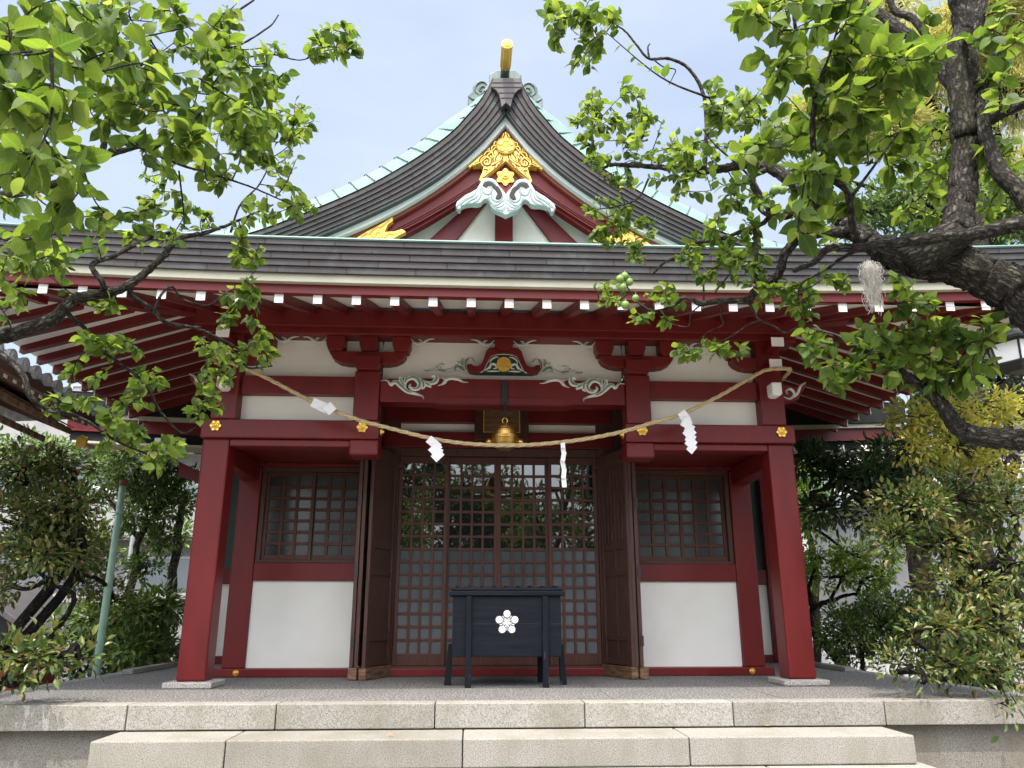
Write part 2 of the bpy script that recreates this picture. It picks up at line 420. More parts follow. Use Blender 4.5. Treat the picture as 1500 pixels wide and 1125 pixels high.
M['bark_dark'] = bark_mat('dark_bark', (.024, .020, .016), (.075, .062, .050), moss_amt=.15, k=.5)
M['bark_pale'] = bark_mat('pale_bark', (.10, .085, .065), (.22, .19, .15), moss_amt=.2, k=.5)
M['plum'] = leaf_mat('plum_leaf', [(.034, .072, .016), (.064, .116, .023), (.105, .168, .030), (.17, .235, .052)], (1.9, 1.75, .9), rough=.5, spec=.22, tmix=.5)
M['plum_young'] = leaf_mat('plum_young_leaf', [(.15, .24, .05), (.20, .29, .065), (.25, .26, .09)], (1.8, 1.6, .9), tmix=.5, vein=False)
M['photinia'] = leaf_mat('glossy_shrub_leaf', [(.032, .058, .017), (.058, .095, .025), (.10, .145, .036), (.165, .18, .05), (.20, .135, .065)], (1.3, 1.3, .6), rough=.3, tmix=.3, vein=False)
M['yellowleaf'] = leaf_mat('yellow_shrub_leaf', [(.20, .25, .05), (.36, .40, .07), (.50, .48, .10), (.50, .40, .11)], (1.4, 1.3, .7), rough=.4, tmix=.35, vein=False)
M['evergreen'] = leaf_mat('evergreen_leaf', [(.045, .08, .024), (.075, .125, .033), (.12, .18, .045), (.19, .25, .06)], (1.2, 1.4, .7), rough=.38, tmix=.25, vein=False)
M['darkleaf'] = leaf_mat('dark_leaf', [(.016, .033, .012), (.026, .05, .016), (.042, .075, .022)], (1.2, 1.4, .7), rough=.35, tmix=.2, vein=False)
M['springleaf'] = leaf_mat('spring_leaf', [(.10, .17, .035), (.16, .25, .045), (.24, .33, .06)], (1.6, 1.6, .8), tmix=.45, vein=False)
M['goldleaf'] = leaf_mat('golden_conifer_leaf', [(.30, .34, .09), (.45, .46, .15), (.60, .56, .24)], (1.2, 1.1, .8), tmix=.35, vein=False)
M['fruit'] = pmat('green_plum', (.13, .22, .05), (.17, .26, .06), rough=.6, scale=20)
M['soil'] = pmat('soil', (.055, .045, .035), (.12, .10, .08), rough=.95, scale=3, bump=.5, bscale=30)
M['gravel'] = pmat('gravel', (.14, .13, .115), (.24, .225, .20), rough=.95, scale=45, bump=.5, bscale=60)
M['tile'] = pmat('grey_roof_tile', (.22, .23, .25), (.42, .43, .45), rough=.45, scale=14)
M['pale_wood'] = pmat('brown_eave_wood', (.10, .055, .030), (.17, .10, .06), rough=.7, scale=5, stretch=(1, 1, 1))
M['pole'] = pmat('green_pole_paint', (.26, .42, .31), (.31, .47, .36), rough=.5, scale=8)
M['rust'] = pmat('rust', (.12, .035, .02), (.20, .07, .03), rough=.85, scale=20)
M['concrete'] = pmat('pale_concrete', (.20, .20, .20), (.27, .27, .265), rough=.85, scale=1.5)
M['render'] = pmat('white_render', (.38, .38, .375), (.45, .45, .44), rough=.85, scale=1.2)
M['winglass'] = glass_mat('flat_window_glass', (.10, .13, .15), .06, 1.8)
M['alu'] = pmat('grey_metal', (.32, .33, .34), rough=.45, metal=.5)
M['lampglass'] = pmat('white_lantern_glass', (.74, .75, .74), rough=.3)
M['lichen'] = pmat('pale_fibre', (.62, .60, .55), rough=.9)
M['deadleaf'] = pmat('dry_leaf', (.30, .13, .05), (.40, .20, .08), rough=.7, scale=30)
M['yellowdead'] = pmat('yellow_fallen_leaf', (.55, .42, .05), rough=.6)
M['wire'] = pmat('white_wire', (.7, .7, .68), rough=.5)
M['plastic_blue'] = pmat('blue_white_banner', (.55, .58, .70), rough=.6)

# ================================================================== ground
def sheet(name, x0, x1, y0, y1, z, m, n=24, amp=0):
    b = MB()
    for j in range(n+1):
        for i in range(n+1):
            b.v.append((x0+(x1-x0)*i/n, y0+(y1-y0)*j/n, z+random.uniform(-amp, amp)))
    for j in range(n):
        for i in range(n):
            k = j*(n+1)+i; b.face([k, k+1, k+n+2, k+n+1])
    return b.build(name, m, smooth=True)
GZ = -.80
tag(sheet('ground', -150, 150, -60, 240, GZ, M['soil'], 30, .02), kind='structure')
tag(sheet('forecourt', -9, 9, -12, 7.2, GZ+.03, M['gravel'], 10, 0), kind='structure')

# ================================================================== stone platform
DX = 4.62
plat = thing('stone_platform', 'raised granite platform with pebble washed deck under the red shrine hall', 'platform', (0, 9, GZ))
b = MB(); b.box(-DX+.13, DX-.13, 7.01, 13.5, -.2, 0); b.build('deck', M['pebble'], plat)
b = MB(); b.box(-DX+.06, DX-.06, 6.90, 13.45, GZ-.1, -.20); b.build('retaining_wall', M['granite_dark'], plat)
for x in (-3.6, 3.58):
    pass
xs = [-4.75, -3.02, -1.86, -.6, .61, 1.83, 3.10, 4.75]
for i in range(len(xs)-1):
    b = MB(); b.box(xs[i]+.004, xs[i+1]-.004, 6.80, 7.006, -.185, .004)
    b.build('kerb_stone', M['granite'], plat, bevel=.008)
for s in (-1, 1):
    ys = [7.01, 8.6, 10.2, 11.8, 13.5]
    for i in range(4):
        b = MB(); x0, x1 = sorted((s*(DX-.126), s*(DX+.05))); b.box(x0, x1, ys[i]+.003, ys[i+1]-.003, -.19, .004)
        b.build('kerb_stone', M['granite'], plat, bevel=.008)
    b = MB(); b.box(*sorted((s*4.36, s*(DX-.13))), 10.2, 13.4, .002, .055); b.build('raised_edging', M['granite'], plat, bevel=.006)
b = MB()
for x in (-2.1, -.98, .9, 2.35): b.box(x-.0022, x+.0022, 7.02, 9.5, .0, .0015)
b.build('expansion_joint', M['joint'], plat)
def step(label, y0, y1, z0, z1, xe, joints):
    t = thing('stone_step', label, 'step', (0, (y0+y1)/2, z0))
    xx = [-xe]+joints+[xe]
    for i in range(len(xx)-1):
        b = MB(); b.box(xx[i]+.004, xx[i+1]-.004, y0, y1, z0, z1); b.build('step_block', M['granite'], t, bevel=.01)
step('upper granite step right below the platform kerb, lichen stained on its face', 6.33, 6.895, -.395, -.195, 3.07, [-2.1, -.37, 1.33])
step('lower granite step at the bottom edge of the view', 5.86, 6.895, -.60, -.400, 3.15, [-1.6, .2, 1.9])

# ================================================================== the shrine hall
HALL = thing('shrine_hall', 'red lacquered shrine hall with white plaster panels, curved copper roof and gilt gable', 'shrine', (0, 10, 0))
red, pla = M['red'], M['plaster']
def part(b, name, mats, parent=HALL, **k): return b.build(name, mats, parent, **k)

# front pillars, stone bases and inner pillars
for s in (-1, 1):
    b = MB(); b.box(s*3.05-.141, s*3.05+.141, 8.30, 8.582, .06, 2.49); part(b, 'pillar', red, bevel=.02)
    b = MB(); b.box(s*3.05-.235, s*3.05+.235, 8.21, 8.68, .001, .058); part(b, 'pillar_base', M['plinth'], bevel=.012)
    b = MB(); b.box(s*3.05-.132, s*3.05+.132, 9.71, 9.97, .09, 2.43); part(b, 'inner_pillar', red, bevel=.015)
    b = MB(); b.box(s*3.05-.10, s*3.05+.10, 8.585, 9.70, 2.26, 2.475); part(b, 'side_tie_beam', red, bevel=.012)
    # front lintel, upright block and thin rail
    b = MB(); b.box(*sorted((s*3.205, s*1.332)), 8.245, 8.54, 2.482, 2.685); l = part(b, 'lintel', red, bevel=.012)
    for x in (3.05, 1.51):
        g = MB(); cx, cz = s*x, 2.606
        prof = [(.052, 0), (.050, -.012), (.03, -.016), (.022, -.03), (.001, -.036)]
        pts = []
        for k in range(36):
            a = 2*math.pi*k/36; r = .052+.008*math.cos(6*a); pts.append((cx+r*math.cos(a), cz+r*math.sin(a)))
        g.prism(pts, 8.228, 8.246); g.lathe([(.034, 8.228), (.030, 8.218), (.02, 8.216), (.016, 8.20), (.001, 8.196)], (cx, 0, cz), 12, axis='y')
        for k in range(6):
            a = 2*math.pi*(k+.5)/6; g.lathe([(.013, 8.228), (.009, 8.221), (.001, 8.219)], (cx+.042*math.cos(a), 0, cz+.042*math.sin(a)), 8, axis='y')
        g.build('bolt_cover', M['gold'], l)
    g = MB(); g.lathe([(.05, 0), (.045, .014), (.024, .018), (.02, .035), (.001, .04)], (0, 0, 0), 14)
    g.build('bolt_cover', M['gold'], l, mtx=Matrix.Translation((s*1.332, 8.42, 2.60)) @ Matrix.Rotation(-s*math.pi/2, 4, 'Y'))
    b = MB(); b.box(*sorted((s*2.905, s*1.64)), 8.30, 8.50, 2.405, 2.478); part(b, 'lower_rail', red, bevel=.008)
    b = MB(); b.box(*sorted((s*1.638, s*1.33)), 8.25, 8.55, 2.31, 2.479); part(b, 'beam_nosing', red, bevel=.02)
    # upper posts
    b = MB(); b.box(s*1.485-.136, s*1.485+.136, 8.24, 8.50, 2.687, 3.24); part(b, 'upper_post', red, bevel=.012)
    b = MB(); b.box(s*2.985-.135, s*2.985+.135, 8.24, 8.50, 2.687, 3.66); part(b, 'upper_post', red, bevel=.012)
    # tie beam and plaster panels of the side bay
    b = MB(); b.box(*sorted((s*2.848, s*1.623)), 8.30, 8.46, 2.985, 3.19); part(b, 'tie_beam', red, bevel=.008)
    b = MB(); b.box(*sorted((s*2.848, s*1.623)), 8.40, 8.44, 2.69, 2.983); part(b, 'plaster_panel', pla)
    b = MB(); b.box(*sorted((s*2.848, s*1.36)), 8.41, 8.45, 3.192, 3.68); part(b, 'plaster_panel', pla)
    # flank of the porch above the side tie beam
    b = MB(); b.box(*sorted((s*2.98, s*3.02)), 8.51, 9.9, 2.687, 3.70); part(b, 'plaster_panel', pla)
    b = MB(); b.box(*sorted((s*2.90, s*3.09)), 8.51, 9.9, 2.50, 2.685); part(b, 'side_beam', red, bevel=.01)
    b = MB(); b.box(*sorted((s*2.94, s*3.07)), 8.51, 9.9, 2.985, 3.19); part(b, 'side_beam', red, bevel=.01)
    # porch ceiling of the side bay
    b = MB(); b.box(*sorted((s*3.0, s*1.42)), 8.56, 9.70, 2.487, 2.52); part(b, 'porch_ceiling', red)
b = MB(); b.box(-1.4, 1.4, 8.52, 9.70, 3.32, 3.36); part(b, 'porch_ceiling', red)
b = MB(); b.box(-1.34, 1.34, 8.41, 8.45, 3.18, 3.68); part(b, 'plaster_panel', pla)

# bracket complexes over the inner posts, the corner posts and the frog-leg strut
def block(b, cx, z0, z1, w, y0=8.2, y1=8.5):
    """bearing block: straight upper half, curved-in lower half"""
    zm = z0+(z1-z0)*.42; h = w/2; k = h*.76
    pts = [(cx-h, z1), (cx-h, zm), (cx-h*.9, zm-.3*(zm-z0)), (cx-k, z0), (cx+k, z0), (cx+h*.9, zm-.3*(zm-z0)), (cx+h, zm), (cx+h, z1)]
    b.prism(pts, y0, y1)
def bracket(cx, lo=-.41, hi=.41, offs=(-.36, 0, .36), cap=True):
    if cap:
        b = MB(); block(b, cx, 3.242, 3.40, .285, 8.18, 8.5); part(b, 'cap_block', red, bevel=.006)
    pts = [(cx+lo, 3.468), (cx+lo, 3.43), (cx+lo+.03, 3.385), (cx+lo+.10, 3.345), (cx+lo+.19, 3.328), (cx+hi-.19, 3.328), (cx+hi-.10, 3.345), (cx+hi-.03, 3.385), (cx+hi, 3.43), (cx+hi, 3.468)]
    if lo == 0: pts = [(cx, 3.468), (cx, 3.328)] + pts[5:]
    if hi == 0: pts = pts[:5] + [(cx, 3.328), (cx, 3.468)]
    b = MB(); b.prism(pts, 8.255, 8.43); part(b, 'bracket_arm', red, bevel=.006)
    for o in offs:
        b = MB(); block(b, cx+o, 3.470, 3.635, .20, 8.22, 8.46); part(b, 'bearing_block', red, bevel=.005)
for s in (-1, 1): bracket(s*1.49)
bracket(-2.985, 0, .41, (.36,), False); bracket(2.985, -.41, 0, (-.36,), False)
b = MB(); block(b, .005, 3.505, 3.635, .20, 8.22, 8.46); part(b, 'bearing_block', red, bevel=.005)
b = MB(); b.box(-3.3, 3.3, 8.18, 8.52, 3.637, 3.86); part(b, 'eave_purlin', red, bevel=.012)
b = MB(); b.box(-3.35, 3.35, 8.10, 8.178, 3.70, 3.90); part(b, 'purlin_board', red, bevel=.008)
for s in (-1, 1):
    b = MB(); b.box(*sorted((s*2.93, s*3.25)), 8.53, 12.0, 3.70, 3.90); part(b, 'eave_purlin', red, bevel=.012)

# ---- carved ornament: tapering relief ribbons
def ribbon(b, pts, w0, w1, y, m=0, raise_=.018, wm=None, n=10):
    """pts: (x, z) control points on the plane y; a half-round ribbon whose width runs w0 -> wm -> w1"""
    P = bez([(p[0], 0, p[1]) for p in pts], n); N = len(P); base = len(b.v); K = 5
    for i, p in enumerate(P):
        t = (P[min(i+1, N-1)]-P[max(i-1, 0)]).normalized(); nx = Vector((t.z, 0, -t.x)); u = i/(N-1)
        w = (w0+(wm-w0)*u*2 if u < .5 else wm+(w1-wm)*(u*2-1)) if wm is not None else w0+(w1-w0)*u
        for k in range(K):
            a = math.pi*k/(K-1)
            q = p + nx*(math.cos(a)*w/2); b.v.append((q.x, y-.002-raise_*math.sin(a)*min(1, w/.03), q.z))
    for i in range(N-1):
        for k in range(K-1):
            c = base+i*K+k; b.face([c, c+K, c+K+1, c+1], m)
def spiral(c, r0, r1, a0, turns, n=9):
    return [(c[0]+(r0+(r1-r0)*i/n)*math.cos(a0+turns*2*math.pi*i/n), c[1]+(r0+(r1-r0)*i/n)*math.sin(a0+turns*2*math.pi*i/n)) for i in range(n+1)]
def mirrored(pts, s, cx): return pts if s < 0 else [(2*cx-p[0], p[1]) for p in pts]
def Z3(x, y, Y=8.26):
    p = at(540+x/7.5, 480+y/7.5, Y); return (p.x, p.z)

# rainbow beam
zt, zb = 3.175, 2.900
pts = [(-1.346, 3.15), (-1.25, 3.168), (-1.0, zt), (1.0, zt), (1.25, 3.168), (1.346, 3.15), (1.346, zb), (.80, zb), (.74, zb-.012), (.66, zb-.022), (-.66, zb-.022), (-.74, zb-.012), (-.80, zb), (-1.346, zb)]
b = MB(); b.prism(pts, 8.275, 8.50); RB = part(b, 'rainbow_beam', red, bevel=.006)
pts = [(-.78, zb+.004), (-.72, zb+.05), (-.62, zb+.066), (.62, zb+.066), (.72, zb+.05), (.78, zb+.004), (.66, zb-.014), (-.66, zb-.014)]
b = MB(); b.prism(pts, 8.262, 8.277); b.build('beam_underedge', red, RB, bevel=.004)
CXF = .005
for s in (-1, 1):
    b = MB()
    def rb(zpts, w0, w1, wm, rz=.018, Y=8.272):
        P = mirrored([Z3(*p) for p in zpts], s, CXF)
        ribbon(b, P, w0*1.35, w1*1.5, Y, 0, rz, wm*1.45); ribbon(b, P, w0*.55, w1*.5, Y-.010, 1, rz*.8, wm*.62)
    c = [(475+95*math.cos(a), 615-95*math.sin(a)) for a in [R(t) for t in range(200, -161, -40)]]
    sp = [(400, 690), (395, 620), (420, 570), (475, 545), (530, 560), (562, 610), (545, 660), (490, 672), (450, 645), (462, 615)]
    rb(sp, .02, .012, .050)
    rb([(605, 785), (590, 750), (520, 725), (430, 700), (370, 650), (320, 605), (280, 595), (245, 625), (200, 575), (130, 580)], .004, .004, .045)
    rb([(395, 640), (365, 600), (345, 545), (372, 530)], .035, .008, .030)
    rb([(400, 585), (425, 540), (480, 520)], .03, .006, .03)
    rb([(570, 580), (600, 600), (600, 650), (575, 670)], .03, .01, .04)
    rb([(610, 600), (650, 620), (690, 655)], .02, .012, .045)
    rb([(600, 570), (650, 600), (710, 600), (745, 565), (735, 525), (690, 535)], .008, .02, .045)
    rb([(760, 635), (820, 610), (845, 570), (800, 545)], .006, .008, .028)
    rb([(820, 605), (880, 560), (960, 560), (1040, 590), (1095, 597)], .02, .003, .026)
    b.build('beam_carving', [M['scroll_white'], M['scroll_green']], RB, smooth=True)
    # scroll tails of the strut on the plaster
    b = MB(); Yp = 8.408
    def rp(zpts, w0, w1, wm, rz=.02):
        P = mirrored([Z3(*p, Yp) for p in zpts], s, CXF)
        ribbon(b, P, w0*1.35, w1*1.5, Yp, 0, rz, wm*1.45); ribbon(b, P, w0*.6, w1*.5, Yp-.010, 1, rz*.8, wm*.72)
    rp([(600, 460), (640, 475), (720, 460), (790, 470), (840, 480), (900, 470), (960, 440)], .005, .03, .03)
    rp([(800, 475), (775, 440), (790, 405), (830, 405)], .03, .008, .026)
    rp([(765, 455), (745, 440), (752, 425)], .02, .006, .018)
    rp([(940, 480), (960, 435), (1010, 440), (1040, 470), (1090, 480)], .03, .02, .05)
    rp([(975, 470), (1005, 455), (1000, 480)], .02, .01, .03)
    rp([(1090, 485), (1065, 440), (1065, 390), (1095, 350), (1140, 350), (1165, 380)], .03, .006, .035)
    rp([(1040, 430), (1020, 380), (1035, 335)], .03, .006, .032)
    rp([(1020, 420), (990, 395), (968, 372)], .025, .006, .024)
    part(b, 'panel_carving', [M['scroll_white'], M['scroll_green']], smooth=True)
    # cloud ends tucked under the purlin
    for cx, dr in ((1.03, -1), (1.95, 1), (2.52, -1), (.105, 1)):
        x0 = cx; zz = 3.625; b = MB()
        P = [(x0, zz-.005), (x0+dr*.05, zz-.05), (x0+dr*.10, zz-.055), (x0+dr*.115, zz-.02), (x0+dr*.08, zz-.01)]
        Q = [(x0+dr*.09, zz-.065), (x0+dr*.14, zz-.04), (x0+dr*.20, zz-.005), (x0+dr*.26, zz)]
        for W in (P, Q):
            W = [(s*p[0], p[1]) for p in W]
            ribbon(b, W, .012, .008, 8.25, 0, .012, .026); ribbon(b, W, .004, .003, 8.243, 1, .010, .010)
        part(b, 'cloud_carving', [M['scroll_white'], M['scroll_green']], smooth=True)
# frog-leg strut
half = [(1485, 218), (1330, 225), (1290, 262), (1262, 350), (1235, 410), (1200, 432), (1160, 428), (1125, 405), (1085, 408), (1078, 440), (1105, 478), (1160, 492), (1225, 493)]
inner = [(1225, 493), (1262, 470), (1318, 360), (1345, 315), (1400, 298), (1485, 290)]
def Zs(p): return Z3(p[0], p[1], 8.30)
L_ = [Zs(p) for p in half]; I_ = [Zs(p) for p in inner]
cxs = Zs((1485, 300))[0]
Rm = lambda P: [(2*cxs-p[0], p[1]) for p in P]
for side in (L_ + I_[1:], Rm(L_ + I_[1:])):
    b = MB(); b.prism(side, 8.27, 8.44); part(b, 'frog_leg_strut', red, bevel=.005)
b = MB(); pl = I_ + Rm(I_)[::-1][1:]; b.prism(pl, 8.30, 8.42); FP = part(b, 'strut_panel', M['scroll_dark'])
b = MB()
ribbon(b, I_, .012, .012, 8.30, 0, .010, .012); ribbon(b, Rm(I_), .012, .012, 8.30, 0, .010, .012)
for s in (-1, 1):
    for zp, w in (([(1275, 470), (1320, 440), (1350, 400), (1395, 410), (1400, 445), (1365, 450)], .030), ([(1330, 390), (1350, 350), (1395, 325), (1430, 330)], .022), ([(1300, 478), (1360, 478), (1440, 478)], .020), ([(1345, 420), (1325, 455)], .02)):
        P = [Zs(p) for p in zp]; P = P if s < 0 else Rm(P)
        ribbon(b, P, w*.5, w*.3, 8.298, 0, .014, w)
b.build('strut_carving', M['scroll_white'], FP, smooth=True)
def ume(b, cx, cz, y, R_, d, m=0, sc=1.0):
    """five-petal plum crest: discs, stamens and a centre"""
    for k in range(5):
        a = math.pi/2+2*math.pi*k/5
        b.lathe([(R_*.30*sc, y), (R_*.30*sc, y-d*.7), (R_*.27*sc, y-d), (.0005, y-d)], (cx+math.cos(a)*R_*.70, 0, cz+math.sin(a)*R_*.70), 20, m, axis='y')
        a2 = a+math.pi/5; ca, sa = math.cos(a2), math.sin(a2); w = R_*.03
        for a3, ln in ((a2, .66), (a2-.36, .40), (a2+.36, .40)):
            ca, sa = math.cos(a3), math.sin(a3)
            p0 = (cx+ca*R_*.1, cz+sa*R_*.1); p1 = (cx+ca*R_*ln, cz+sa*R_*ln); nx, nz_ = -sa*w, ca*w
            b.prism([(p0[0]+nx, p0[1]+nz_), (p1[0]+nx*1.2, p1[1]+nz_*1.2), (p1[0]-nx*1.2, p1[1]-nz_*1.2), (p0[0]-nx, p0[1]-nz_)], y-d*.6, y, m)
    b.lathe([(R_*.16, y), (R_*.16, y-d*.8), (.0005, y-d)], (cx, 0, cz), 14, m, axis='y')
b = MB(); ez = 3.352; b.lathe([(.083, 8.30), (.083, 8.272), (.076, 8.264), (.070, 8.266), (.0005, 8.266)], (cxs, 0, ez), 32, axis='y')
ume(b, cxs, ez, 8.266, .068, .008)
b.build('plum_crest', M['goldflat'], FP)
# black bracket that carries the bell
b = MB(); b.box(-.022, .040, 8.235, 8.274, 2.89, 3.145); b.box(-.028, .046, 8.23, 8.28, 2.865, 2.892); b.build('bell_bracket', M['iron'], RB, bevel=.004)

# corner nosings (elephant-nose blocks with white ends and green scrolls)
for s in (-1, 1):
    b = MB()
    x = s*2.985
    b.prism([(x-.056, 3.13), (x-.056, 3.00), (x-.03, 2.98), (x+.03, 2.98), (x+.056, 3.00), (x+.056, 3.13)], 8.08, 8.24)
    o = part(b, 'beam_nosing', M['white'], bevel=.012)
    b = MB()
    xs_ = s*3.12
    P = [(xs_, 3.17), (s*3.20, 3.16), (s*3.27, 3.13), (s*3.33, 3.17), (s*3.40, 3.20), (s*3.39, 3.13), (s*3.33, 3.06), (s*3.30, 2.99), (s*3.2, 2.97), (xs_, 2.98)]
    b.prism(P, 8.28, 8.44); o = part(b, 'side_nosing', red, bevel=.006)
    b = MB()
    W = [(s*3.13, 3.02), (s*3.20, 3.0), (s*3.255, 3.05), (s*3.22, 3.11), (s*3.165, 3.09), (s*3.18, 3.05)]
    ribbon(b, W, .012, .012, 8.278, 0, .014, .034); ribbon(b, W, .004, .004, 8.270, 1, .012, .014)
    W = [(s*3.24, 3.02), (s*3.29, 3.06), (s*3.34, 3.15), (s*3.40, 3.19)]
    ribbon(b, W, .03, .012, 8.278, 0, .014, .03); ribbon(b, W, .012, .004, 8.270, 1, .012, .012)
    b.build('nosing_carving', [M['scroll_white'], M['scroll_green']], o, smooth=True)
    for z0, z1, yo in ((3.29, 3.385, 8.06), (3.50, 3.60, 7.95)):
        b = MB(); b.box(x-.068, x+.068, yo, 8.24, z0, z1); o = part(b, 'bracket_end', [red, M['white']], bevel=.012)
        g = MB(); g.box(x-.07, x+.07, yo-.012, yo-.001, z0-.002, z1+.002); g.build('painted_end', M['white'], o, bevel=.003)

# ---- inner front wall
for s in (-1, 1):
    b = MB(); b.box(*sorted((s*3.26, s*1.60)), 9.63, 9.90, .001, .092); sb = part(b, 'sill_beam', red, bevel=.008)
    g = MB(); g.lathe([(.034, 9.632), (.034, 9.622), (.026, 9.616), (.022, 9.62), (.016, 9.62), (.012, 9.606), (.0005, 9.602)], (s*2.985, 0, .048), 20, axis='y'); g.build('bolt_cover', M['gold'], sb, smooth=False)
    b = MB(); b.box(*sorted((s*2.917, s*1.62)), 9.76, 9.80, .094, 1.073); part(b, 'plaster_panel', pla)
    b = MB(); b.box(*sorted((s*2.917, s*1.60)), 9.72, 9.88, 1.074, 1.282); part(b, 'window_rail', red, bevel=.008)
    b = MB(); b.box(*sorted((s*3.05, s*1.2)), 9.72, 9.90, 2.44, 2.485); part(b, 'head_beam', red)
    # lattice window with two sashes
    x0, x1 = sorted((s*2.915, s*1.66))
    fr = MB(); fr.box(x0, x1, 9.74, 9.86, 1.283, 1.315); fr.box(x0, x1, 9.74, 9.86, 2.385, 2.439); fr.box(x0, x0+.055, 9.745, 9.855, 1.315, 2.385); fr.box(x1-.055, x1, 9.745, 9.855, 1.315, 2.385)
    win = part(fr, 'lattice_window', M['brown'], bevel=.004)
    a0, a1 = x0+.055, x1-.055; mid = (a0+a1)/2
    for k, (u0, u1, yy) in enumerate(((a0, mid+.02, 9.775), (mid-.02, a1, 9.805))):
        q = MB(); q.box(u0, u0+.04, yy, yy+.028, 1.316, 2.384); q.box(u1-.04, u1, yy, yy+.028, 1.316, 2.384); q.box(u0+.04, u1-.04, yy, yy+.028, 1.316, 1.375); q.box(u0+.04, u1-.04, yy, yy+.028, 2.335, 2.384)
        w = (u1-u0-.08)/3
        for c in (1, 2): q.box(u0+.04+c*w-.019, u0+.04+c*w+.019, yy+.003, yy+.025, 1.375, 2.335)
        hh = (2.335-1.375)/7
        for r in range(1, 7): q.box(u0+.04, u1-.04, yy+.005, yy+.023, 1.375+r*hh-.018, 1.375+r*hh+.018)
        q.build('sash', M['doorbrown'], win, bevel=.003)
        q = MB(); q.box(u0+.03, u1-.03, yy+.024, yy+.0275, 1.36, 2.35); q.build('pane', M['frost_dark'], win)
# door bay: threshold, head, transom with plaster strips
b = MB(); b.box(-1.60, 1.60, 9.66, 9.92, .001, .088); part(b, 'sill_beam', red, bevel=.008)
b = MB(); b.box(-1.24, 1.24, 9.70, 9.92, .0885, .11); part(b, 'door_track', M['doorbrown'])
for s in (-1, 1):
    b = MB(); b.box(*sorted((s*1.24, s*1.60)), 9.72, 9.94, .09, 3.3); part(b, 'door_post', M['brown'], bevel=.01)
b = MB(); b.box(-1.24, 1.24, 9.74, 9.92, 2.60, 2.70); part(b, 'door_head', M['brown'], bevel=.006)
b = MB(); b.box(-1.45, 1.45, 9.70, 9.94, 2.702, 2.90); part(b, 'transom_beam', red, bevel=.008)
b = MB(); b.box(-1.35, 1.35, 9.78, 9.82, 2.902, 3.02); part(b, 'plaster_panel', pla)
b = MB(); b.box(-1.45, 1.45, 9.70, 9.94, 3.022, 3.24); part(b, 'transom_beam', red, bevel=.008)
b = MB(); b.box(-1.35, 1.35, 9.78, 9.82, 3.242, 3.32); part(b, 'plaster_panel', pla)
# lattice doors (four sliding leaves)
cols = [(-1.238, -.628, 9.775), (-.648, -.008, 9.815), (-.012, .632, 9.815), (.622, 1.238, 9.775)]
for (u0, u1, yy) in cols:
    q = MB(); st = .045
    q.box(u0, u0+st, yy, yy+.034, .112, 2.598); q.box(u1-st, u1, yy, yy+.034, .112, 2.598)
    q.box(u0+st, u1-st, yy, yy+.034, .112, .245); q.box(u0+st, u1-st, yy, yy+.034, 2.515, 2.598)
    d = part(q, 'lattice_door', M['doorbrown'], bevel=.004)
    w = (u1-u0-2*st)/4; hh = (2.515-.245)/15
    q = MB()
    for c in range(1, 4): q.box(u0+st+c*w-.015, u0+st+c*w+.015, yy+.004, yy+.030, .245, 2.515)
    for r in range(1, 15): q.box(u0+st, u1-st, yy+.007, yy+.027, .245+r*hh-.016, .245+r*hh+.016)
    q.build('lattice', M['doorbrown'], d, bevel=.003)
    zz = .245+8*hh
    q = MB(); q.box(u0+.03, u1-.03, yy+.028, yy+.032, .23, zz); q.build('frosted_pane', M['frost'], d)
    q = MB(); q.box(u0+.03, u1-.03, yy+.028, yy+.032, zz+.001, 2.53); q.build('clear_pane', M['glass'], d)
# interior back wall so that the glass looks into a dark room
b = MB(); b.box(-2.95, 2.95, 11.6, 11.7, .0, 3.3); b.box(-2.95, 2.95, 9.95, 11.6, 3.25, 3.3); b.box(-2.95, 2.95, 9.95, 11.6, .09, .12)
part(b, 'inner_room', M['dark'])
for s in (-1, 1):
    b = MB(); b.box(*sorted((s*2.95, s*3.02)), 9.98, 12.0, .1, 3.3); part(b, 'side_wall', pla)

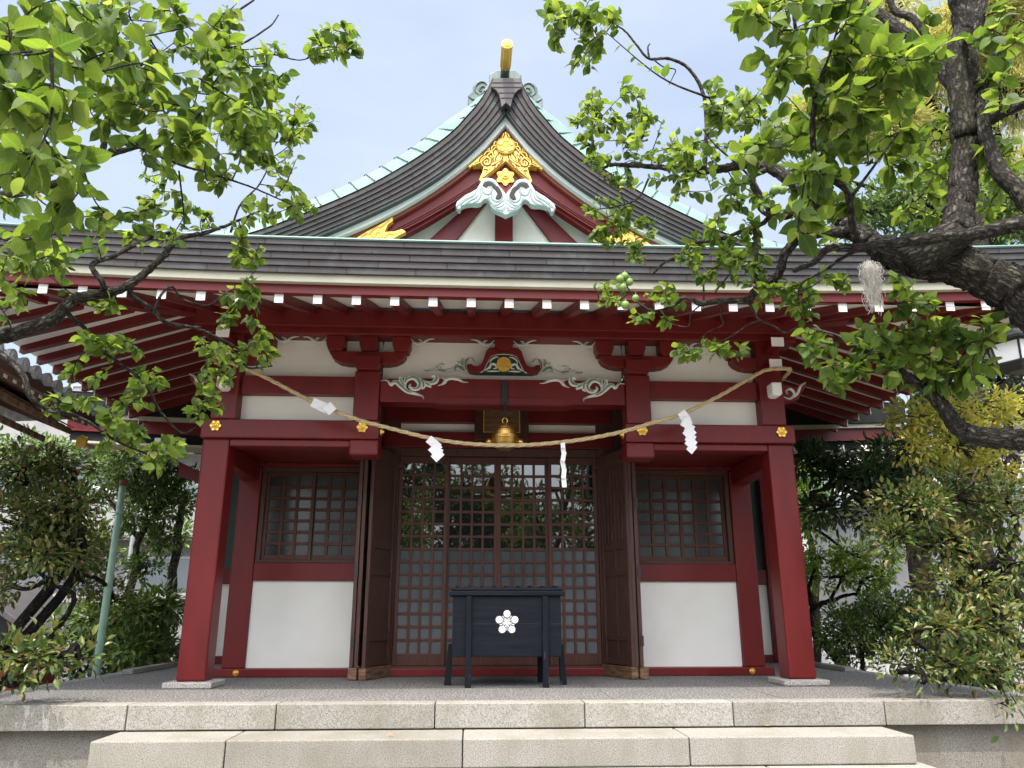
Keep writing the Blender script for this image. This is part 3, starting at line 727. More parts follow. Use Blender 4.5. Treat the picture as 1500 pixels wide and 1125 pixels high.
# folding board doors, two hinged leaves on either side, swung open
def board_leaf(w, slats):
    q = MB(); t = .042
    q.box(0, .075, 0, t, .13, 2.60); q.box(w-.075, w, 0, t, .13, 2.60)
    for z0, z1 in ((.14, .20), (.40, .47), (1.12, 1.19), (1.42, 1.50), (2.42, 2.59)): q.box(.075, w-.075, .004, t-.004, z0, z1)
    q.box(.075, w-.075, .016, .024, .20, 2.43)
    q.box(w/2-.03, w/2+.03, .006, .016, .20, .40); q.box(w/2-.03, w/2+.03, .006, .016, .47, 1.12); q.box(w/2-.03, w/2+.03, .006, .016, 1.19, 1.42)
    n = 6
    for k in range(n): x = .075+(w-.15)*(k+.5)/n; q.box(x-.022, x+.022, -.002, .016, 1.50, 2.42)
    return q
for s in (-1, 1):
    dr = None
    # inner leaf: from the hinge at the door post to the fold
    hx, hy, fx, fy = (1.285, 9.72, 1.505, 9.12)
    segs = [((hx, hy), (fx, fy)), ((1.60, 9.12), (1.50, 9.71)), ((1.545, 9.13), (1.62, 9.71))]
    for k, (p, q2) in enumerate(segs):
        v = Vector((s*(q2[0]-p[0]), q2[1]-p[1], 0)); w = v.length; ang = math.atan2(v.y, v.x)
        q = board_leaf(w, 6)
        mt = Matrix.Translation((s*p[0], p[1], 0)) @ Matrix.Rotation(ang, 4, 'Z')
        if s > 0: mt = mt @ Matrix.Translation((0, -.042, 0)) if k == 0 else mt
        if k == 2: q = MB(); q.box(0, w, 0, .042, .13, 2.60)
        o = q.build('folding_door', M['brown'], HALL, mtx=mt, bevel=.004)
        if k == 0:
            g = MB(); g.box(-.0, w+.02, -.022, .064, .004, .128); g.build('kick_board', M['oldwood'], o, mtx=mt, bevel=.006)
        elif k == 1:
            g = MB(); g.box(-.012, w*.3, -.05, .05, .004, .128); g.build('kick_board', M['oldwood'], o, mtx=mt, bevel=.006)
            for z in (.35, 1.1, 1.9):
                g = MB(); g.box(-.012, .002, -.006, .03, z, z+.11); g.build('hinge', M['iron'], o, mtx=mt)

# ================================================================== roof
def lift(x): return .075*(abs(x)/4.5)**3
XE, YE = 5.42, 6.5                       # eave edge of the copper
def liftside(y): return lift(XE)*max(0, 1-(y-YE)/3.5)**2
roof_b = MB()
def surf_z(x, y):
    d = min(y-YE, XE-abs(x)); d = max(0, d)
    return 3.935 + .30*d + .045*d*d
nx, ny = 60, 40
Y1 = 12.9
for j in range(ny+1):
    for i in range(nx+1):
        x = -XE+2*XE*i/nx; y = YE+(Y1-YE)*j/ny
        e = lift(x)*max(0, 1-(y-YE)/3)**2
        if XE-abs(x) < 3: e = max(e, liftside(y)*(1-(XE-abs(x))/3)**2)
        z = surf_z(x, y)+e
        if abs(x) < 2.5 and y > 8.9: z = min(z, 4.85)
        roof_b.v.append((x, y, z))
for j in range(ny):
    for i in range(nx):
        k = j*(nx+1)+i; roof_b.face([k, k+1, k+nx+2, k+nx+1])
ROOF = part(roof_b, 'roof', M['patina'], smooth=True)
# five courses of copper plates along the eave edge, front and sides
ec = MB(); NC = 5; dz = .062
def strip(b, P0, P1, m, v):
    """front face strip between polylines (top, bottom) with uv"""
    base = len(b.v); L = 0
    for p, q in zip(P0, P1): b.v += [tuple(p), tuple(q)]
    for i in range(len(P0)-1):
        d = (P0[i+1]-P0[i]).length; k = base+2*i
        b.face([k, k+1, k+3, k+2], m, [(L, v+1), (L, v), (L+d, v), (L+d, v+1)]); L += d
for c in range(NC):
    ztop = 3.935-c*dz; zbot = ztop-dz+.004; ins = .014*c; tilt = .012
    N_ = 44
    def ring(z, off):
        xs2 = [-(XE-off)+2*(XE-off)*i/N_ for i in range(N_+1)]
        f = [Vector((x, YE+off, z+lift(x))) for x in xs2]
        ys2 = [YE+off+(Y1-YE-off)*i/14 for i in range(15)]
        l = [Vector((-(XE-off), y, z+liftside(y))) for y in ys2]
        r = [Vector((XE-off, y, z+liftside(y))) for y in ys2]
        return l[::-1][:-1]+f+r[1:]
    A = ring(ztop, ins); B = ring(zbot, ins+tilt*0); Ci = ring(zbot, ins+.10); D = ring(ztop, ins+.10)
    off = c*.37
    strip(ec, A, B, 0, c); strip(ec, B, Ci, 1, 0); strip(ec, D, A, 1, 0)
ec.build('eave_shingles', [M['shingle'], M['shingle_side']], ROOF)
tp = MB(); tp.tube([p+Vector((0, 0, .004)) for p in ring(3.935, -.004)], .014, 6); tp.build('eave_drip_edge', M['patina'], ROOF)
# cream board and red board under the copper
def loopband(name, z0, z1, off, th, mat):
    b = MB()
    def ring2(z, o):
        xs2 = [-(XE-o)+2*(XE-o)*i/40 for i in range(41)]
        f = [Vector((x, YE+o, z+lift(x))) for x in xs2]
        ys2 = [YE+o+(Y1-YE-o)*i/12 for i in range(13)]
        l = [Vector((-(XE-o), y, z+liftside(y))) for y in ys2]; r = [Vector((XE-o, y, z+liftside(y))) for y in ys2]
        return l[::-1][:-1]+f+r[1:]
    A, B, C_, D = ring2(z1, off), ring2(z0, off), ring2(z0, off+th), ring2(z1, off+th)
    strip(b, A, B, 0, 0); strip(b, B, C_, 0, 0); strip(b, C_, D, 0, 0); strip(b, D, A, 0, 0)
    for f in range(len(b.uv)): b.uv[f] = None
    return b.build(name, mat, ROOF)
loopband('eave_board', 3.555, 3.628, .09, .10, M['cream'])
loopband('eave_fascia', 3.468, 3.553, .15, .08, red)
# soffit boards above the rafters
SL = .317
def raf_z(y): return 3.388+SL*(y-6.70)          # underside of the front rafters
def rside_z(x): return 3.372+SL*(5.22-abs(x))    # underside of the side rafters
b = MB(); H = .10
b.add([(-5.24, 6.68, raf_z(6.68)+H), (5.24, 6.68, raf_z(6.68)+H), (3.0, 8.9, raf_z(8.9)+H), (-3.0, 8.9, raf_z(8.9)+H)], [(0, 1, 2, 3)])
for s in (-1, 1):
    b.add([(s*5.24, 6.68, rside_z(5.24)+H), (s*5.24, 12.4, rside_z(5.24)+H), (s*2.95, 12.4, rside_z(2.95)+H), (s*2.95, 8.95, rside_z(2.95)+H)], [(0, 1, 2, 3)])
b.build('soffit', M['plaster'], ROOF)
def rafter(p0, p1, w, h, axis):
    """square rafter from its painted end p0 inwards to p1 (underside points)"""
    q = MB(); u = Vector((1, 0, 0)) if axis == 'y' else Vector((0, 1, 0)); z = Vector((0, 0, h-.001))
    a = [p0-u*w/2, p0+u*w/2, p0+u*w/2+z, p0-u*w/2+z]; c = [p1-u*w/2, p1+u*w/2, p1+u*w/2+z, p1-u*w/2+z]
    q.hexa(a, c)
    o = q.build('rafter', red, HALL)
    d = (p0-p1).normalized()*.012; g = MB(); k = .002
    g.hexa([x+d for x in a], [x+d*.05 for x in a]); g.build('painted_end', M['white'], o, bevel=.003)
for k in range(-14, 15):
    x = -.012+k*.348; xa = abs(x)
    yin = 8.5 if xa < 3.1 else min(8.5, 6.7+(5.2-xa)*.98)
    l_ = lift(x)*.9
    if yin > 6.95: rafter(Vector((x, 6.70, raf_z(6.70)+l_)), Vector((x, yin, raf_z(yin))), .082, H, 'y')
for s in (-1, 1):
    for k in range(15):
        y = 7.25+k*.352
        xin = 3.05 if y > 8.85 else 5.2-(y-6.7)*1.0
        if 5.2-xin > .25: rafter(Vector((s*5.22, y, rside_z(5.22)+liftside(y)*.9)), Vector((s*xin, y, rside_z(xin))), .09, H, 'x')
    b = MB()
    p0, p1 = Vector((s*5.3, 6.62, 3.36+lift(5.3))), Vector((s*3.0, 8.6, 3.93))
    u = Vector((s*.06, .06, 0)); z = Vector((0, 0, .16))
    b.hexa([p0-u, p0+u, p0+u+z, p0-u+z], [p1-u, p1+u, p1+u+z, p1-u+z]); b.build('hip_rafter', red, ROOF)

# ---- gable
GX = .010
def gp(pts, Y):
    out = []
    for p in pts:
        q = at(p[0], p[1], Y); out.append((min(q.x-GX, 0), q.z))
    return out
def curve2(pts, n=26):
    P = bez([(p[0], 0, p[1]) for p in pts], 10); P = resample(P, n); return [(p.x, p.z) for p in P]
def mir(P): return [(-p[0], p[1]) for p in P]
def both(P, s): return [(GX + (p[0] if s < 0 else -p[0]), p[1]) for p in P]
YG = 8.0
A_ = curve2(gp([(722, 113), (712, 135), (698.7, 155), (680, 176), (661, 196), (610, 233), (540, 273), (460, 308), (385, 337), (300, 362)], YG))
B_ = curve2(gp([(740.5, 156), (720, 181), (698.7, 203), (661, 236), (610, 270), (540, 305), (470, 335), (415, 356), (350, 378)], YG))
C0 = curve2(gp([(740.5, 157), (720, 182), (698.7, 204), (661, 237), (610, 271), (540, 306), (470, 336), (415, 357), (350, 380)], YG+.08))
C1 = curve2(gp([(740.5, 166), (720, 191), (698.7, 213), (661, 246), (610, 280), (540, 315), (470, 345), (420, 364), (360, 385)], YG+.08))
D0 = curve2(gp([(740.5, 164), (720, 189), (698.7, 211), (661, 244), (610, 278), (540, 313), (470, 343), (420, 362), (360, 384)], YG+.16))
D1 = curve2(gp([(740.5, 183), (720, 206), (703, 224), (661, 258), (610, 292), (554, 322), (493, 348), (430, 372), (380, 390)], YG+.16))
E0 = curve2(gp([(740.5, 180), (720, 203), (703, 221), (661, 255), (610, 289), (554, 319), (493, 345), (430, 370), (380, 388)], YG+.24))
E1 = curve2(gp([(740.5, 196), (720, 218), (703, 236), (661, 270), (610, 303), (560, 330), (510, 352), (450, 376), (400, 394)], YG+.24))
F0 = curve2(gp([(740.5, 190), (720, 212), (703, 230), (661, 266), (610, 299), (560, 326), (510, 348), (450, 372), (400, 392)], YG+.30))
F1 = curve2(gp([(740.5, 243), (720, 258), (703, 271), (668, 294), (620, 322), (585, 340), (555, 355), (510, 375), (460, 396)], YG+.30))
G0 = curve2(gp([(740.5, 243), (720, 258), (703, 271), (668, 293.5), (620, 321.5), (585, 339.5), (555, 354.5), (510, 374.5), (460, 395)], YG+.35))
G1 = curve2(gp([(740.5, 251), (720, 266), (703, 279), (668, 301), (620, 330), (585, 348), (560, 360), (515, 381), (465, 402)], YG+.35))
GROUP = HALL
vg = MB()
for s in (-1, 1):
    for c in range(5):
        t0, t1 = c/5, (c+1)/5
        P = [(a[0]+(q[0]-a[0])*t0, a[1]+(q[1]-a[1])*t0) for a, q in zip(A_, B_)]
        Q = [(a[0]+(q[0]-a[0])*t1, a[1]+(q[1]-a[1])*t1) for a, q in zip(A_, B_)]
        vg.band(both(P, s), both(Q, s), YG+.016*c, YG+.35, 0, c)
vg.build('verge_shingles', M['shingle'], ROOF)
b = MB()
for s in (-1, 1): b.band(both(C0, s), both(C1, s), YG+.08, YG+.5)
b.build('verge_batten', M['slate'], ROOF)
b = MB()
for s in (-1, 1): b.band(both(D0, s), both(D1, s), YG+.16, YG+.6)
b.build('verge_board', M['palegreen'], ROOF)
b = MB()
for s in (-1, 1): b.band(both(E0, s), both(E1, s), YG+.24, YG+.6)
b.build('barge_moulding', M['redbrown'], ROOF)
for s in (-1, 1):
    b = MB(); b.band(both(F0, s), both(F1, s), YG+.30, YG+.42); BG = b.build('bargeboard', red, ROOF)
    b = MB(); b.band(both(G0, s), both(G1, s), YG+.35, YG+.46)
    for o in (7, 14):
        up_ = [(p[0], p[1]+.012*o/3) for p in F1]; u2 = [(p[0], p[1]+.012*o/3+.012) for p in F1]
        b.band(both(u2, s), both(up_, s), YG+.285, YG+.31)
    b.build('barge_edge', red, ROOF)
# keystone of dark copper at the peak
K = lambda pts, Y: [(at(*p, Y).x, at(*p, Y).z) for p in pts]
def Z7(x, y): return (640+x/7.5, 40+y/7.5)
b = MB()
kp = [(632, 555), (912, 555), (935, 625), (945, 665), (890, 690), (850, 735), (830, 790), (812, 875), (760, 828), (708, 880), (695, 790), (680, 735), (650, 690), (592, 655), (610, 600)]
def seam_row(pts_y): return pts_y
kp1 = K([Z7(*p) for p in kp], YG-.03); b.prism(kp1, YG-.03, YG+.2)
o = b.build('verge_keystone', M['shingle_side'], ROOF, bevel=.006)
g = MB()
for (x0, x1, y) in ((608, 922, 604), (600, 940, 655), (682, 860, 716), (703, 832, 772)):
    g.prism(K([Z7(x0, y-3), Z7(x1, y-3), Z7(x1, y+4), Z7(x0, y+4)], YG-.034), YG-.036, YG-.028)
g.build('keystone_seam', M['joint'], ROOF)
# gable wall, king post and struts
YW = YG+.62
wall = gp([(740, 225), (500, 380)], YW)
b = MB(); w0 = at(741, 215, YW); w1 = at(455, 395, YW); hw = GX-w1.x
b.prism([(GX, w0.z), (GX-hw, w1.z), (GX+hw, w1.z)], YW, YW+.06); b.build('gable_wall', pla, ROOF)
k0 = at(728, 260, YW-.06); k1 = at(752, 360, YW-.06)
b = MB(); b.box(GX-.108, GX+.108, YW-.06, YW-.002, 4.5, 5.9); b.build('king_post', red, ROOF, bevel=.006)
b = MB()
for s in (-1, 1):
    a = [at(*p, YW-.05) for p in ((718, 290), (696, 290), (622, 357), (664, 357))]
    P = [(GX+s*(GX-q.x), q.z) for q in a]
    d0 = Vector((P[2][0]-P[1][0], P[2][1]-P[1][1])); d1 = Vector((P[3][0]-P[0][0], P[3][1]-P[0][1]))
    P = [P[0], P[1], (P[2][0]+d0.x*.4, P[2][1]+d0.y*.4), (P[3][0]+d1.x*.4, P[3][1]+d1.y*.4)]
    b = MB(); b.prism(P, YW-.05, YW-.002); b.build('gable_strut', red, ROOF, bevel=.006)
# gilt plate at the peak of the bargeboards
def ZG(x, y, Y=YG+.22):
    p = at(620+x/5.625, 160+y/5.625, Y); return (p.x, p.z)
gx0 = ZG(680, 300)[0]
lg = [(680, 188), (655, 215), (640, 240), (500, 362), (365, 478), (388, 488), (402, 470), (470, 464), (498, 478), (485, 530), (460, 585), (472, 602), (500, 580), (600, 500), (680, 432)]
P = [ZG(*p) for p in lg]; P = P + [(2*gx0-p[0], p[1]) for p in P[::-1][1:-1]]
b = MB(); b.prism(P, YG+.20, YG+.30); GPL = b.build('gable_fitting', M['goldflat'], ROOF, bevel=.006)
b = MB(); yg = YG+.199
cz_ = ZG(680, 315); b.lathe([(.118, yg), (.118, yg-.025), (.105, yg-.035), (.096, yg-.028), (.0005, yg-.028)], (cz_[0], 0, cz_[1]), 32, 0, axis='y')
ume(b, cz_[0], cz_[1], yg-.028, .10, .014)
b.build('plum_crest', M['goldflat'], GPL)
b = MB()
for s in (-1, 1):
    for zp, w in (([(430, 462), (480, 440), (540, 380), (590, 330), (640, 265)], .018), ([(480, 460), (478, 425), (510, 400), (548, 420), (545, 458), (515, 465), (502, 445), (520, 432)], .022),
                  ([(560, 470), (600, 450), (640, 420), (650, 380)], .02), ([(500, 390), (520, 360), (560, 360), (575, 395), (560, 420)], .02), ([(560, 345), (570, 315), (600, 315), (610, 345)], .018),
                  ([(580, 310), (590, 280), (615, 285)], .016), ([(585, 440), (590, 400), (620, 370)], .018), ([(500, 500), (530, 500), (540, 520), (515, 530)], .018), ([(490, 575), (520, 545), (580, 500), (660, 430)], .014),
                  ([(600, 490), (610, 465), (645, 440)], .016), ([(650, 240), (662, 215), (668, 200)], .016)):
        W = [ZG(*p) for p in zp]
        if s > 0: W = [(2*gx0-p[0], p[1]) for p in W]
        ribbon(b, W, w*2.2, w*1.6, YG+.200, 0, .006, w*2.6); ribbon(b, W, w*.9, w*.6, YG+.199, 1, .012, w*1.1)
b.build('gilt_relief', [M['goldline'], M['gold']], GPL, smooth=True)
# gilt corner fittings at the feet of the bargeboards
def Z6(x, y, Y=YG+.24):
    p = at(380+x/5.357, 280+y/5.357, Y); return (p.x, p.z)
ft = [(560, 470), (760, 372), (850, 318), (960, 260), (1045, 205), (1050, 240), (1010, 268), (985, 325), (1060, 320), (1120, 302), (1150, 325), (1100, 350), (1050, 382), (960, 440), (860, 500)]
for s in (-1, 1):
    P = [Z6(*p) for p in ft]; P = P if s < 0 else [(2*GX-p[0], p[1]) for p in P]
    b = MB(); b.prism(P, YG+.22, YG+.30); fo = b.build('gable_fitting', M['goldflat'], ROOF, bevel=.005)
    b = MB()
    for zp in ([(800, 375), (840, 340), (880, 350), (890, 375)], [(900, 375), (930, 330), (960, 340), (960, 370), (930, 370)], [(940, 300), (970, 280), (1020, 235)], [(980, 375), (1010, 345), (1050, 345), (1110, 325)], [(860, 345), (900, 305), (940, 285)]):
        W = [Z6(*p) for p in zp]; W = W if s < 0 else [(2*GX-p[0], p[1]) for p in W]
        ribbon(b, W, .018, .012, YG+.220, 0, .003, .022); ribbon(b, W, .010, .006, YG+.219, 1, .008, .014)
    b.build('gilt_relief', [M['goldline'], M['gold']], fo, smooth=True)
# red diamond with a gilt flower, and the carved white pendant
dm = [(680, 425), (560, 560), (600, 640), (680, 720)]
P = [ZG(*p, YG+.27) for p in dm]; P = P + [(2*gx0-p[0], p[1]) for p in P[::-1][1:-1]]
b = MB(); b.prism(P, YG+.27, YG+.34); PB = b.build('pendant_board', red, ROOF)
b = MB(); fc = ZG(678, 548); r0 = .115
pts = []
for k in range(48):
    a = 2*math.pi*k/48; r = r0*(.86+.14*math.cos(6*a)); pts.append((fc[0]+r*math.cos(a+math.pi/6), fc[1]+r*math.sin(a+math.pi/6)))
b.prism(pts, YG+.245, YG+.272)
for k in range(6):
    a = 2*math.pi*k/6+math.pi/6; b.lathe([(.032, YG+.245), (.022, YG+.235), (.0005, YG+.233)], (fc[0]+.07*math.cos(a), 0, fc[1]+.07*math.sin(a)), 12, axis='y')
b.lathe([(.04, YG+.245), (.036, YG+.225), (.02, YG+.222), (.016, YG+.20), (.0005, YG+.195)], (fc[0], 0, fc[1]), 12, axis='y')
b.build('gilt_flower', M['gold'], PB)
pn = [(680, 705), (655, 668), (628, 640), (600, 595), (570, 575), (525, 568), (490, 578), (468, 615), (440, 660), (400, 685), (350, 710), (275, 768), (268, 800), (285, 832), (306, 832), (312, 805), (345, 790), (400, 782), (440, 786), (475, 778), (500, 750), (530, 745), (545, 770), (560, 808), (590, 838), (640, 858), (680, 880)]
P = [ZG(*p, YG+.17) for p in pn]; P = P + [(2*gx0-p[0], p[1]) for p in P[::-1][1:-1]]
b = MB(); b.prism(P, YG+.15, YG+.26); PD = b.build('gable_pendant', M['gegyo'], ROOF, bevel=.012)
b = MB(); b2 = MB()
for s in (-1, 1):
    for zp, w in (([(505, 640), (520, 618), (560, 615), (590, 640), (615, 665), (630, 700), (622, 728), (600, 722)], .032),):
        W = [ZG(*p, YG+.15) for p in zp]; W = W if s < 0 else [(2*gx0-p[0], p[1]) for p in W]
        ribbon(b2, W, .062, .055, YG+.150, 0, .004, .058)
    for zp, w in (([(300, 790), (360, 740), (420, 705), (440, 660)], .012), ([(330, 790), (390, 750), (440, 720), (455, 670)], .012), ([(280, 800), (330, 750), (400, 710)], .01), ([(400, 775), (450, 750), (475, 700), (468, 650)], .012),
                  ([(480, 640), (500, 690), (540, 700), (565, 670), (560, 640), (530, 640)], .013), ([(540, 720), (560, 770), (600, 790), (650, 760), (676, 740)], .012), ([(560, 700), (570, 740), (610, 760), (650, 735), (655, 700)], .013),
                  ([(555, 760), (590, 805), (640, 800), (678, 770)], .011), ([(590, 815), (640, 830), (678, 800)], .011), ([(500, 600), (540, 590), (580, 605), (610, 645), (645, 680)], .012), ([(640, 850), (662, 830), (678, 815)], .01)):
        W = [ZG(*p, YG+.15) for p in zp]; W = W if s < 0 else [(2*gx0-p[0], p[1]) for p in W]
        ribbon(b, W, w*1.4, w*.7, YG+.150, 0, .005, w*2.1)
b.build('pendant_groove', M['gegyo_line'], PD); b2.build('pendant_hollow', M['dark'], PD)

# ---- the green roof behind the verge, with standing seams
gr = MB(); NG = len(A_); prof = [(0.0, .012), (.05, .06), (.12, .15), (.22, .26), (.36, .345), (.6, .39), (1.5, .40), (5.0, .40)]
def normal2(P, i):
    a = P[max(i-1, 0)]; c = P[min(i+1, len(P)-1)]; t = Vector((c[0]-a[0], c[1]-a[1])).normalized(); n = Vector((t.y, -t.x))
    return n if n.y > 0 else -n
for s in (-1, 1):
    base = len(gr.v)
    for i, p in enumerate(A_):
        n = normal2(A_, i); fade = min(1, .25+i/6)
        for dy, up_ in prof:
            q = (p[0]+n.x*up_*fade, p[1]+n.y*up_*fade)
            gr.v.append((GX+(q[0] if s < 0 else -q[0]), YG-.012+dy, q[1]))
    m_ = len(prof)
    for i in range(NG-1):
        for k in range(m_-1):
            c = base+i*m_+k; f = [c, c+1, c+m_+1, c+m_]
            gr.face(f if s < 0 else f[::-1])
gr.build('gable_roof_sheet', M['patina'], ROOF, smooth=True)
sm = MB()
dense = resample([(p[0], 0, p[1]) for p in A_], 19)
for s in (-1, 1):
    for i in range(1, 19):
        p = dense[i]; P2 = [(q.x, q.z) for q in dense]; n = normal2(P2, i); fade = min(1, .25+i/6)
        path = []
        for j, (dy, up_) in enumerate(prof[:-1]):
            k2 = min(18, i+j*.0); sh = 0  # seams lean a little down the slope
            q = (p.x+n.x*(up_*fade+.008), p.z+n.y*(up_*fade+.008)); path.append((GX+(q[0] if s < 0 else -q[0]), YG-.02+dy, q[1]))
        sm.tube(path, .0065, 5)
sm.build('roof_seam', M['patina_dark'], ROOF, smooth=True)
# ridge end ornament with scroll wings and the gilt-ended ridge horn
oy = 8.30
b = MB()
op = [(575, 600), (575, 510), (625, 485), (640, 468), (720, 466), (860, 466), (885, 490), (930, 520), (932, 610), (960, 700), (560, 700)]
b.prism(K([Z7(*p) for p in op], oy), oy, oy+.35); OR = b.build('ridge_end', M['patina_dark'], ROOF, bevel=.015)
for s in (-1, 1):
    b = MB()
    wp = [(570, 640), (540, 592), (495, 578), (440, 592), (398, 640), (392, 700), (340, 745), (340, 835), (352, 870), (440, 800), (600, 660)]
    cxo = at(*Z7(752, 600), oy).x
    P = K([Z7(*p) for p in wp], oy); P = P if s < 0 else [(2*cxo-p[0], p[1]) for p in P]
    b.prism(P, oy, oy+.16); w_ = b.build('scroll_wing', M['patina_dark'], OR, bevel=.012)
    b = MB()
    for zp in ([(560, 650), (530, 610), (480, 600), (430, 640), (420, 700), (460, 740)], [(540, 680), (515, 650), (480, 660), (470, 695), (495, 700)], [(350, 760), (395, 790), (430, 800)]):
        W = K([Z7(*p) for p in zp], oy); W = W if s < 0 else [(2*cxo-p[0], p[1]) for p in W]
        ribbon(b, W, .02, .012, oy, 0, .014, .028)
    b.build('wing_relief', M['patina_dark'], w_, smooth=True)
tip = at(743, 64, 7.72); root_ = Vector((tip.x-.01, 8.75, tip.z-.02))
d = (tip-root_).normalized()
b = MB(); b.tube([root_, tip-d*.36], .056, 20); b.build('ridge_horn', M['patina_dark'], OR, smooth=False)
b = MB(); g0 = tip-d*.40
path = [g0, g0+d*.02, tip-d*.03, tip]; b.tube(path, [.055, .060, .060, .065], 24)
b.tube([tip-d*.001, tip+d*.012], [.053, .046], 24); b.lathe([(.034, -.002), (.03, -.012), (.0005, -.014)], tuple(tip+d*.008), 20, axis='y')
for k in range(7):
    a = math.pi+math.pi*k/6; u = Vector((math.cos(a), 0, math.sin(a)))*.061
    b.tube([g0+u, tip+u-d*.03], .006, 6)
b.build('horn_cap', M['goldflat'], OR)
b = MB(); b.box(-.14, .16, 8.62, 12.9, 6.95, 7.2); b.build('main_ridge', M['patina_dark'], ROOF, bevel=.02)

# ================================================================== rear hall
RH = thing('rear_hall', 'wider red rear hall behind the front shrine, its eave showing on both sides', 'shrine', (0, 12.5, 0))
for s in (-1, 1):
    b = MB(); b.box(*sorted((s*2.6, s*4.22)), 12.2, 12.3, .11, 1.12); b.build('plaster_panel', M['plaster'], RH)
    b = MB(); b.box(*sorted((s*2.6, s*4.28)), 12.15, 12.35, .0, .11); b.build('sill_beam', red, RH)
    b = MB(); b.box(*sorted((s*2.6, s*4.22)), 12.16, 12.34, 1.122, 1.34); b.build('window_rail', red, RH)
    b = MB(); b.box(*sorted((s*2.6, s*4.2)), 12.24, 12.30, 1.342, 2.75)
    b.build('green_shutter', M['greenboard'], RH)
    b = MB(); b.box(*sorted((s*2.6, s*4.1)), 12.16, 12.34, 2.752, 3.0); b.build('head_beam', red, RH)
    b = MB(); b.box(*sorted((s*4.2, s*4.42)), 12.12, 12.37, .001, 3.4); b.build('pillar', red, RH, bevel=.01)
    b = MB()
    for y in (13.2, 15.8): b.box(*sorted((s*4.15, s*4.35)), y, y+.2, -.05, 3.4)
    b.box(*sorted((s*4.22, s*4.30)), 12.4, 16, .0, 3.4)
    b.build('side_wall', M['plaster'], RH)
E_ = lambda x: .05*(abs(x)/5)**3
b = MB()
N_ = 30
def eband(z0, z1, y0, y1, m, xe=6.25):
    q = MB(); A = []; B = []
    for i in range(N_+1):
        x = -xe+2*xe*i/N_; A.append((x, z1+E_(x))); B.append((x, z0+E_(x)))
    q.band(A, B, y0, y1); return q
rr = MB()
for i in range(N_+1):
    x = -6.3+12.6*i/N_
    for y, z in ((11.35, 3.73), (12.3, 3.82), (13.5, 4.1), (15, 4.5)): rr.v.append((x, y, z+E_(x)))
for i in range(N_):
    for k in range(3): c = i*4+k; rr.face([c, c+4, c+5, c+1])
RR = rr.build('roof', M['patina'], RH, smooth=True)
eband(3.42, 3.735, 11.36, 11.5, 0, 6.3).build('eave_shingles', M['shaded_copper'], RR)
eband(3.355, 3.415, 11.40, 11.55, 0).build('eave_board', M['cream'], RR)
eband(3.17, 3.352, 11.46, 11.6, 0).build('eave_fascia', red, RR)
eband(3.03, 3.169, 11.50, 11.6, 0, 6.2).build('eave_purlin', M['shaded_copper'], RR); eband(2.995, 3.028, 11.47, 11.9, 0, 6.15).build('eave_moulding', M['cream'], RR)
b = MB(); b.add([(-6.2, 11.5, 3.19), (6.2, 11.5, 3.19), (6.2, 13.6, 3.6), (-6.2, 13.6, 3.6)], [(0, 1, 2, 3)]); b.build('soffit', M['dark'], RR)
for k in range(-17, 18):
    x = k*.352
    if abs(x) > 3.1:
        q = MB(); q.box(x-.045, x+.045, 11.48, 12.2, 3.07, 3.165); o = q.build('rafter', red, RH)
        q = MB(); q.box(x-.045, x+.045, 11.468, 11.479, 3.068, 3.165); q.build('painted_end', M['white'], o)
b = MB(); b.box(6.2, 6.29, 11.45, 11.6, 3.03, 3.34); b.build('gilt_corner_cap', M['goldflat'], RR, bevel=.01)
for s in (-1, 1):
    b = MB(); b.prism([(s*4.425, 2.75), (s*4.85, 2.95), (s*4.82, 2.72), (s*4.62, 2.66), (s*4.425, 2.55)], 12.15, 12.3); b.build('beam_nosing', red, RH)

# ================================================================== offering box
BX = .040
OB = thing('offering_box', 'black lacquered offering box on legs with a white plum crest, before the doors', 'offering box', (BX, 8.4, 0))
fy, by = 8.205, 8.80
b = MB(); b.box(BX-.545, BX+.545, fy, by, .285, .868); b.build('box_body', M['black'], OB, bevel=.006)
b = MB(); b.box(BX-.54, BX+.54, fy-.0015, fy+.002, .596, .600); b.build('board_joint', M['iron'], OB)
b = MB(); b.box(BX-.585, BX+.585, fy-.035, by+.035, .870, .915); b.build('lid_frame', M['black'], OB, bevel=.008)
b = MB(); b.box(BX-.565, BX+.565, fy-.015, by+.015, .916, .950)
b.build('lid', M['black'], OB, bevel=.008)
b = MB()
for k in range(9): b.box(BX-.52+k*.126, BX-.49+k*.126, fy+.02, by-.02, .951, .972)
b.build('slatted_grille', M['black'], OB, bevel=.004)
for x in (-.383, .383):
    for y0 in (fy-.045, by+.004):
        b = MB()
        t0, t1 = .026, .031
        b.hexa([(BX+x-t1, y0, .0), (BX+x+t1, y0, .0), (BX+x+t1, y0+.042, .0), (BX+x-t1, y0+.042, .0)], [(BX+x-t0, y0, .866), (BX+x+t0, y0, .866), (BX+x+t0, y0+.042, .866), (BX+x-t0, y0+.042, .866)])
        b.build('leg', M['blackwear'], OB, bevel=.005)
for s in (-1, 1):
    b = MB(); xa, xb = BX+s*.548, BX+s*.588; xc, xd = BX+s*.555, BX+s*.625
    b.hexa([(xc, 8.47, 0), (xd, 8.47, 0), (xd, 8.53, 0), (xc, 8.53, 0)], [(xa, 8.47, .40), (xb, 8.47, .40), (xb, 8.53, .40), (xa, 8.53, .40)])
    b.build('side_leg', M['blackwear'], OB, bevel=.005)
b = MB(); ume(b, BX, .612, fy-.0005, .118, .006); b.build('plum_crest', M['paper'], OB)

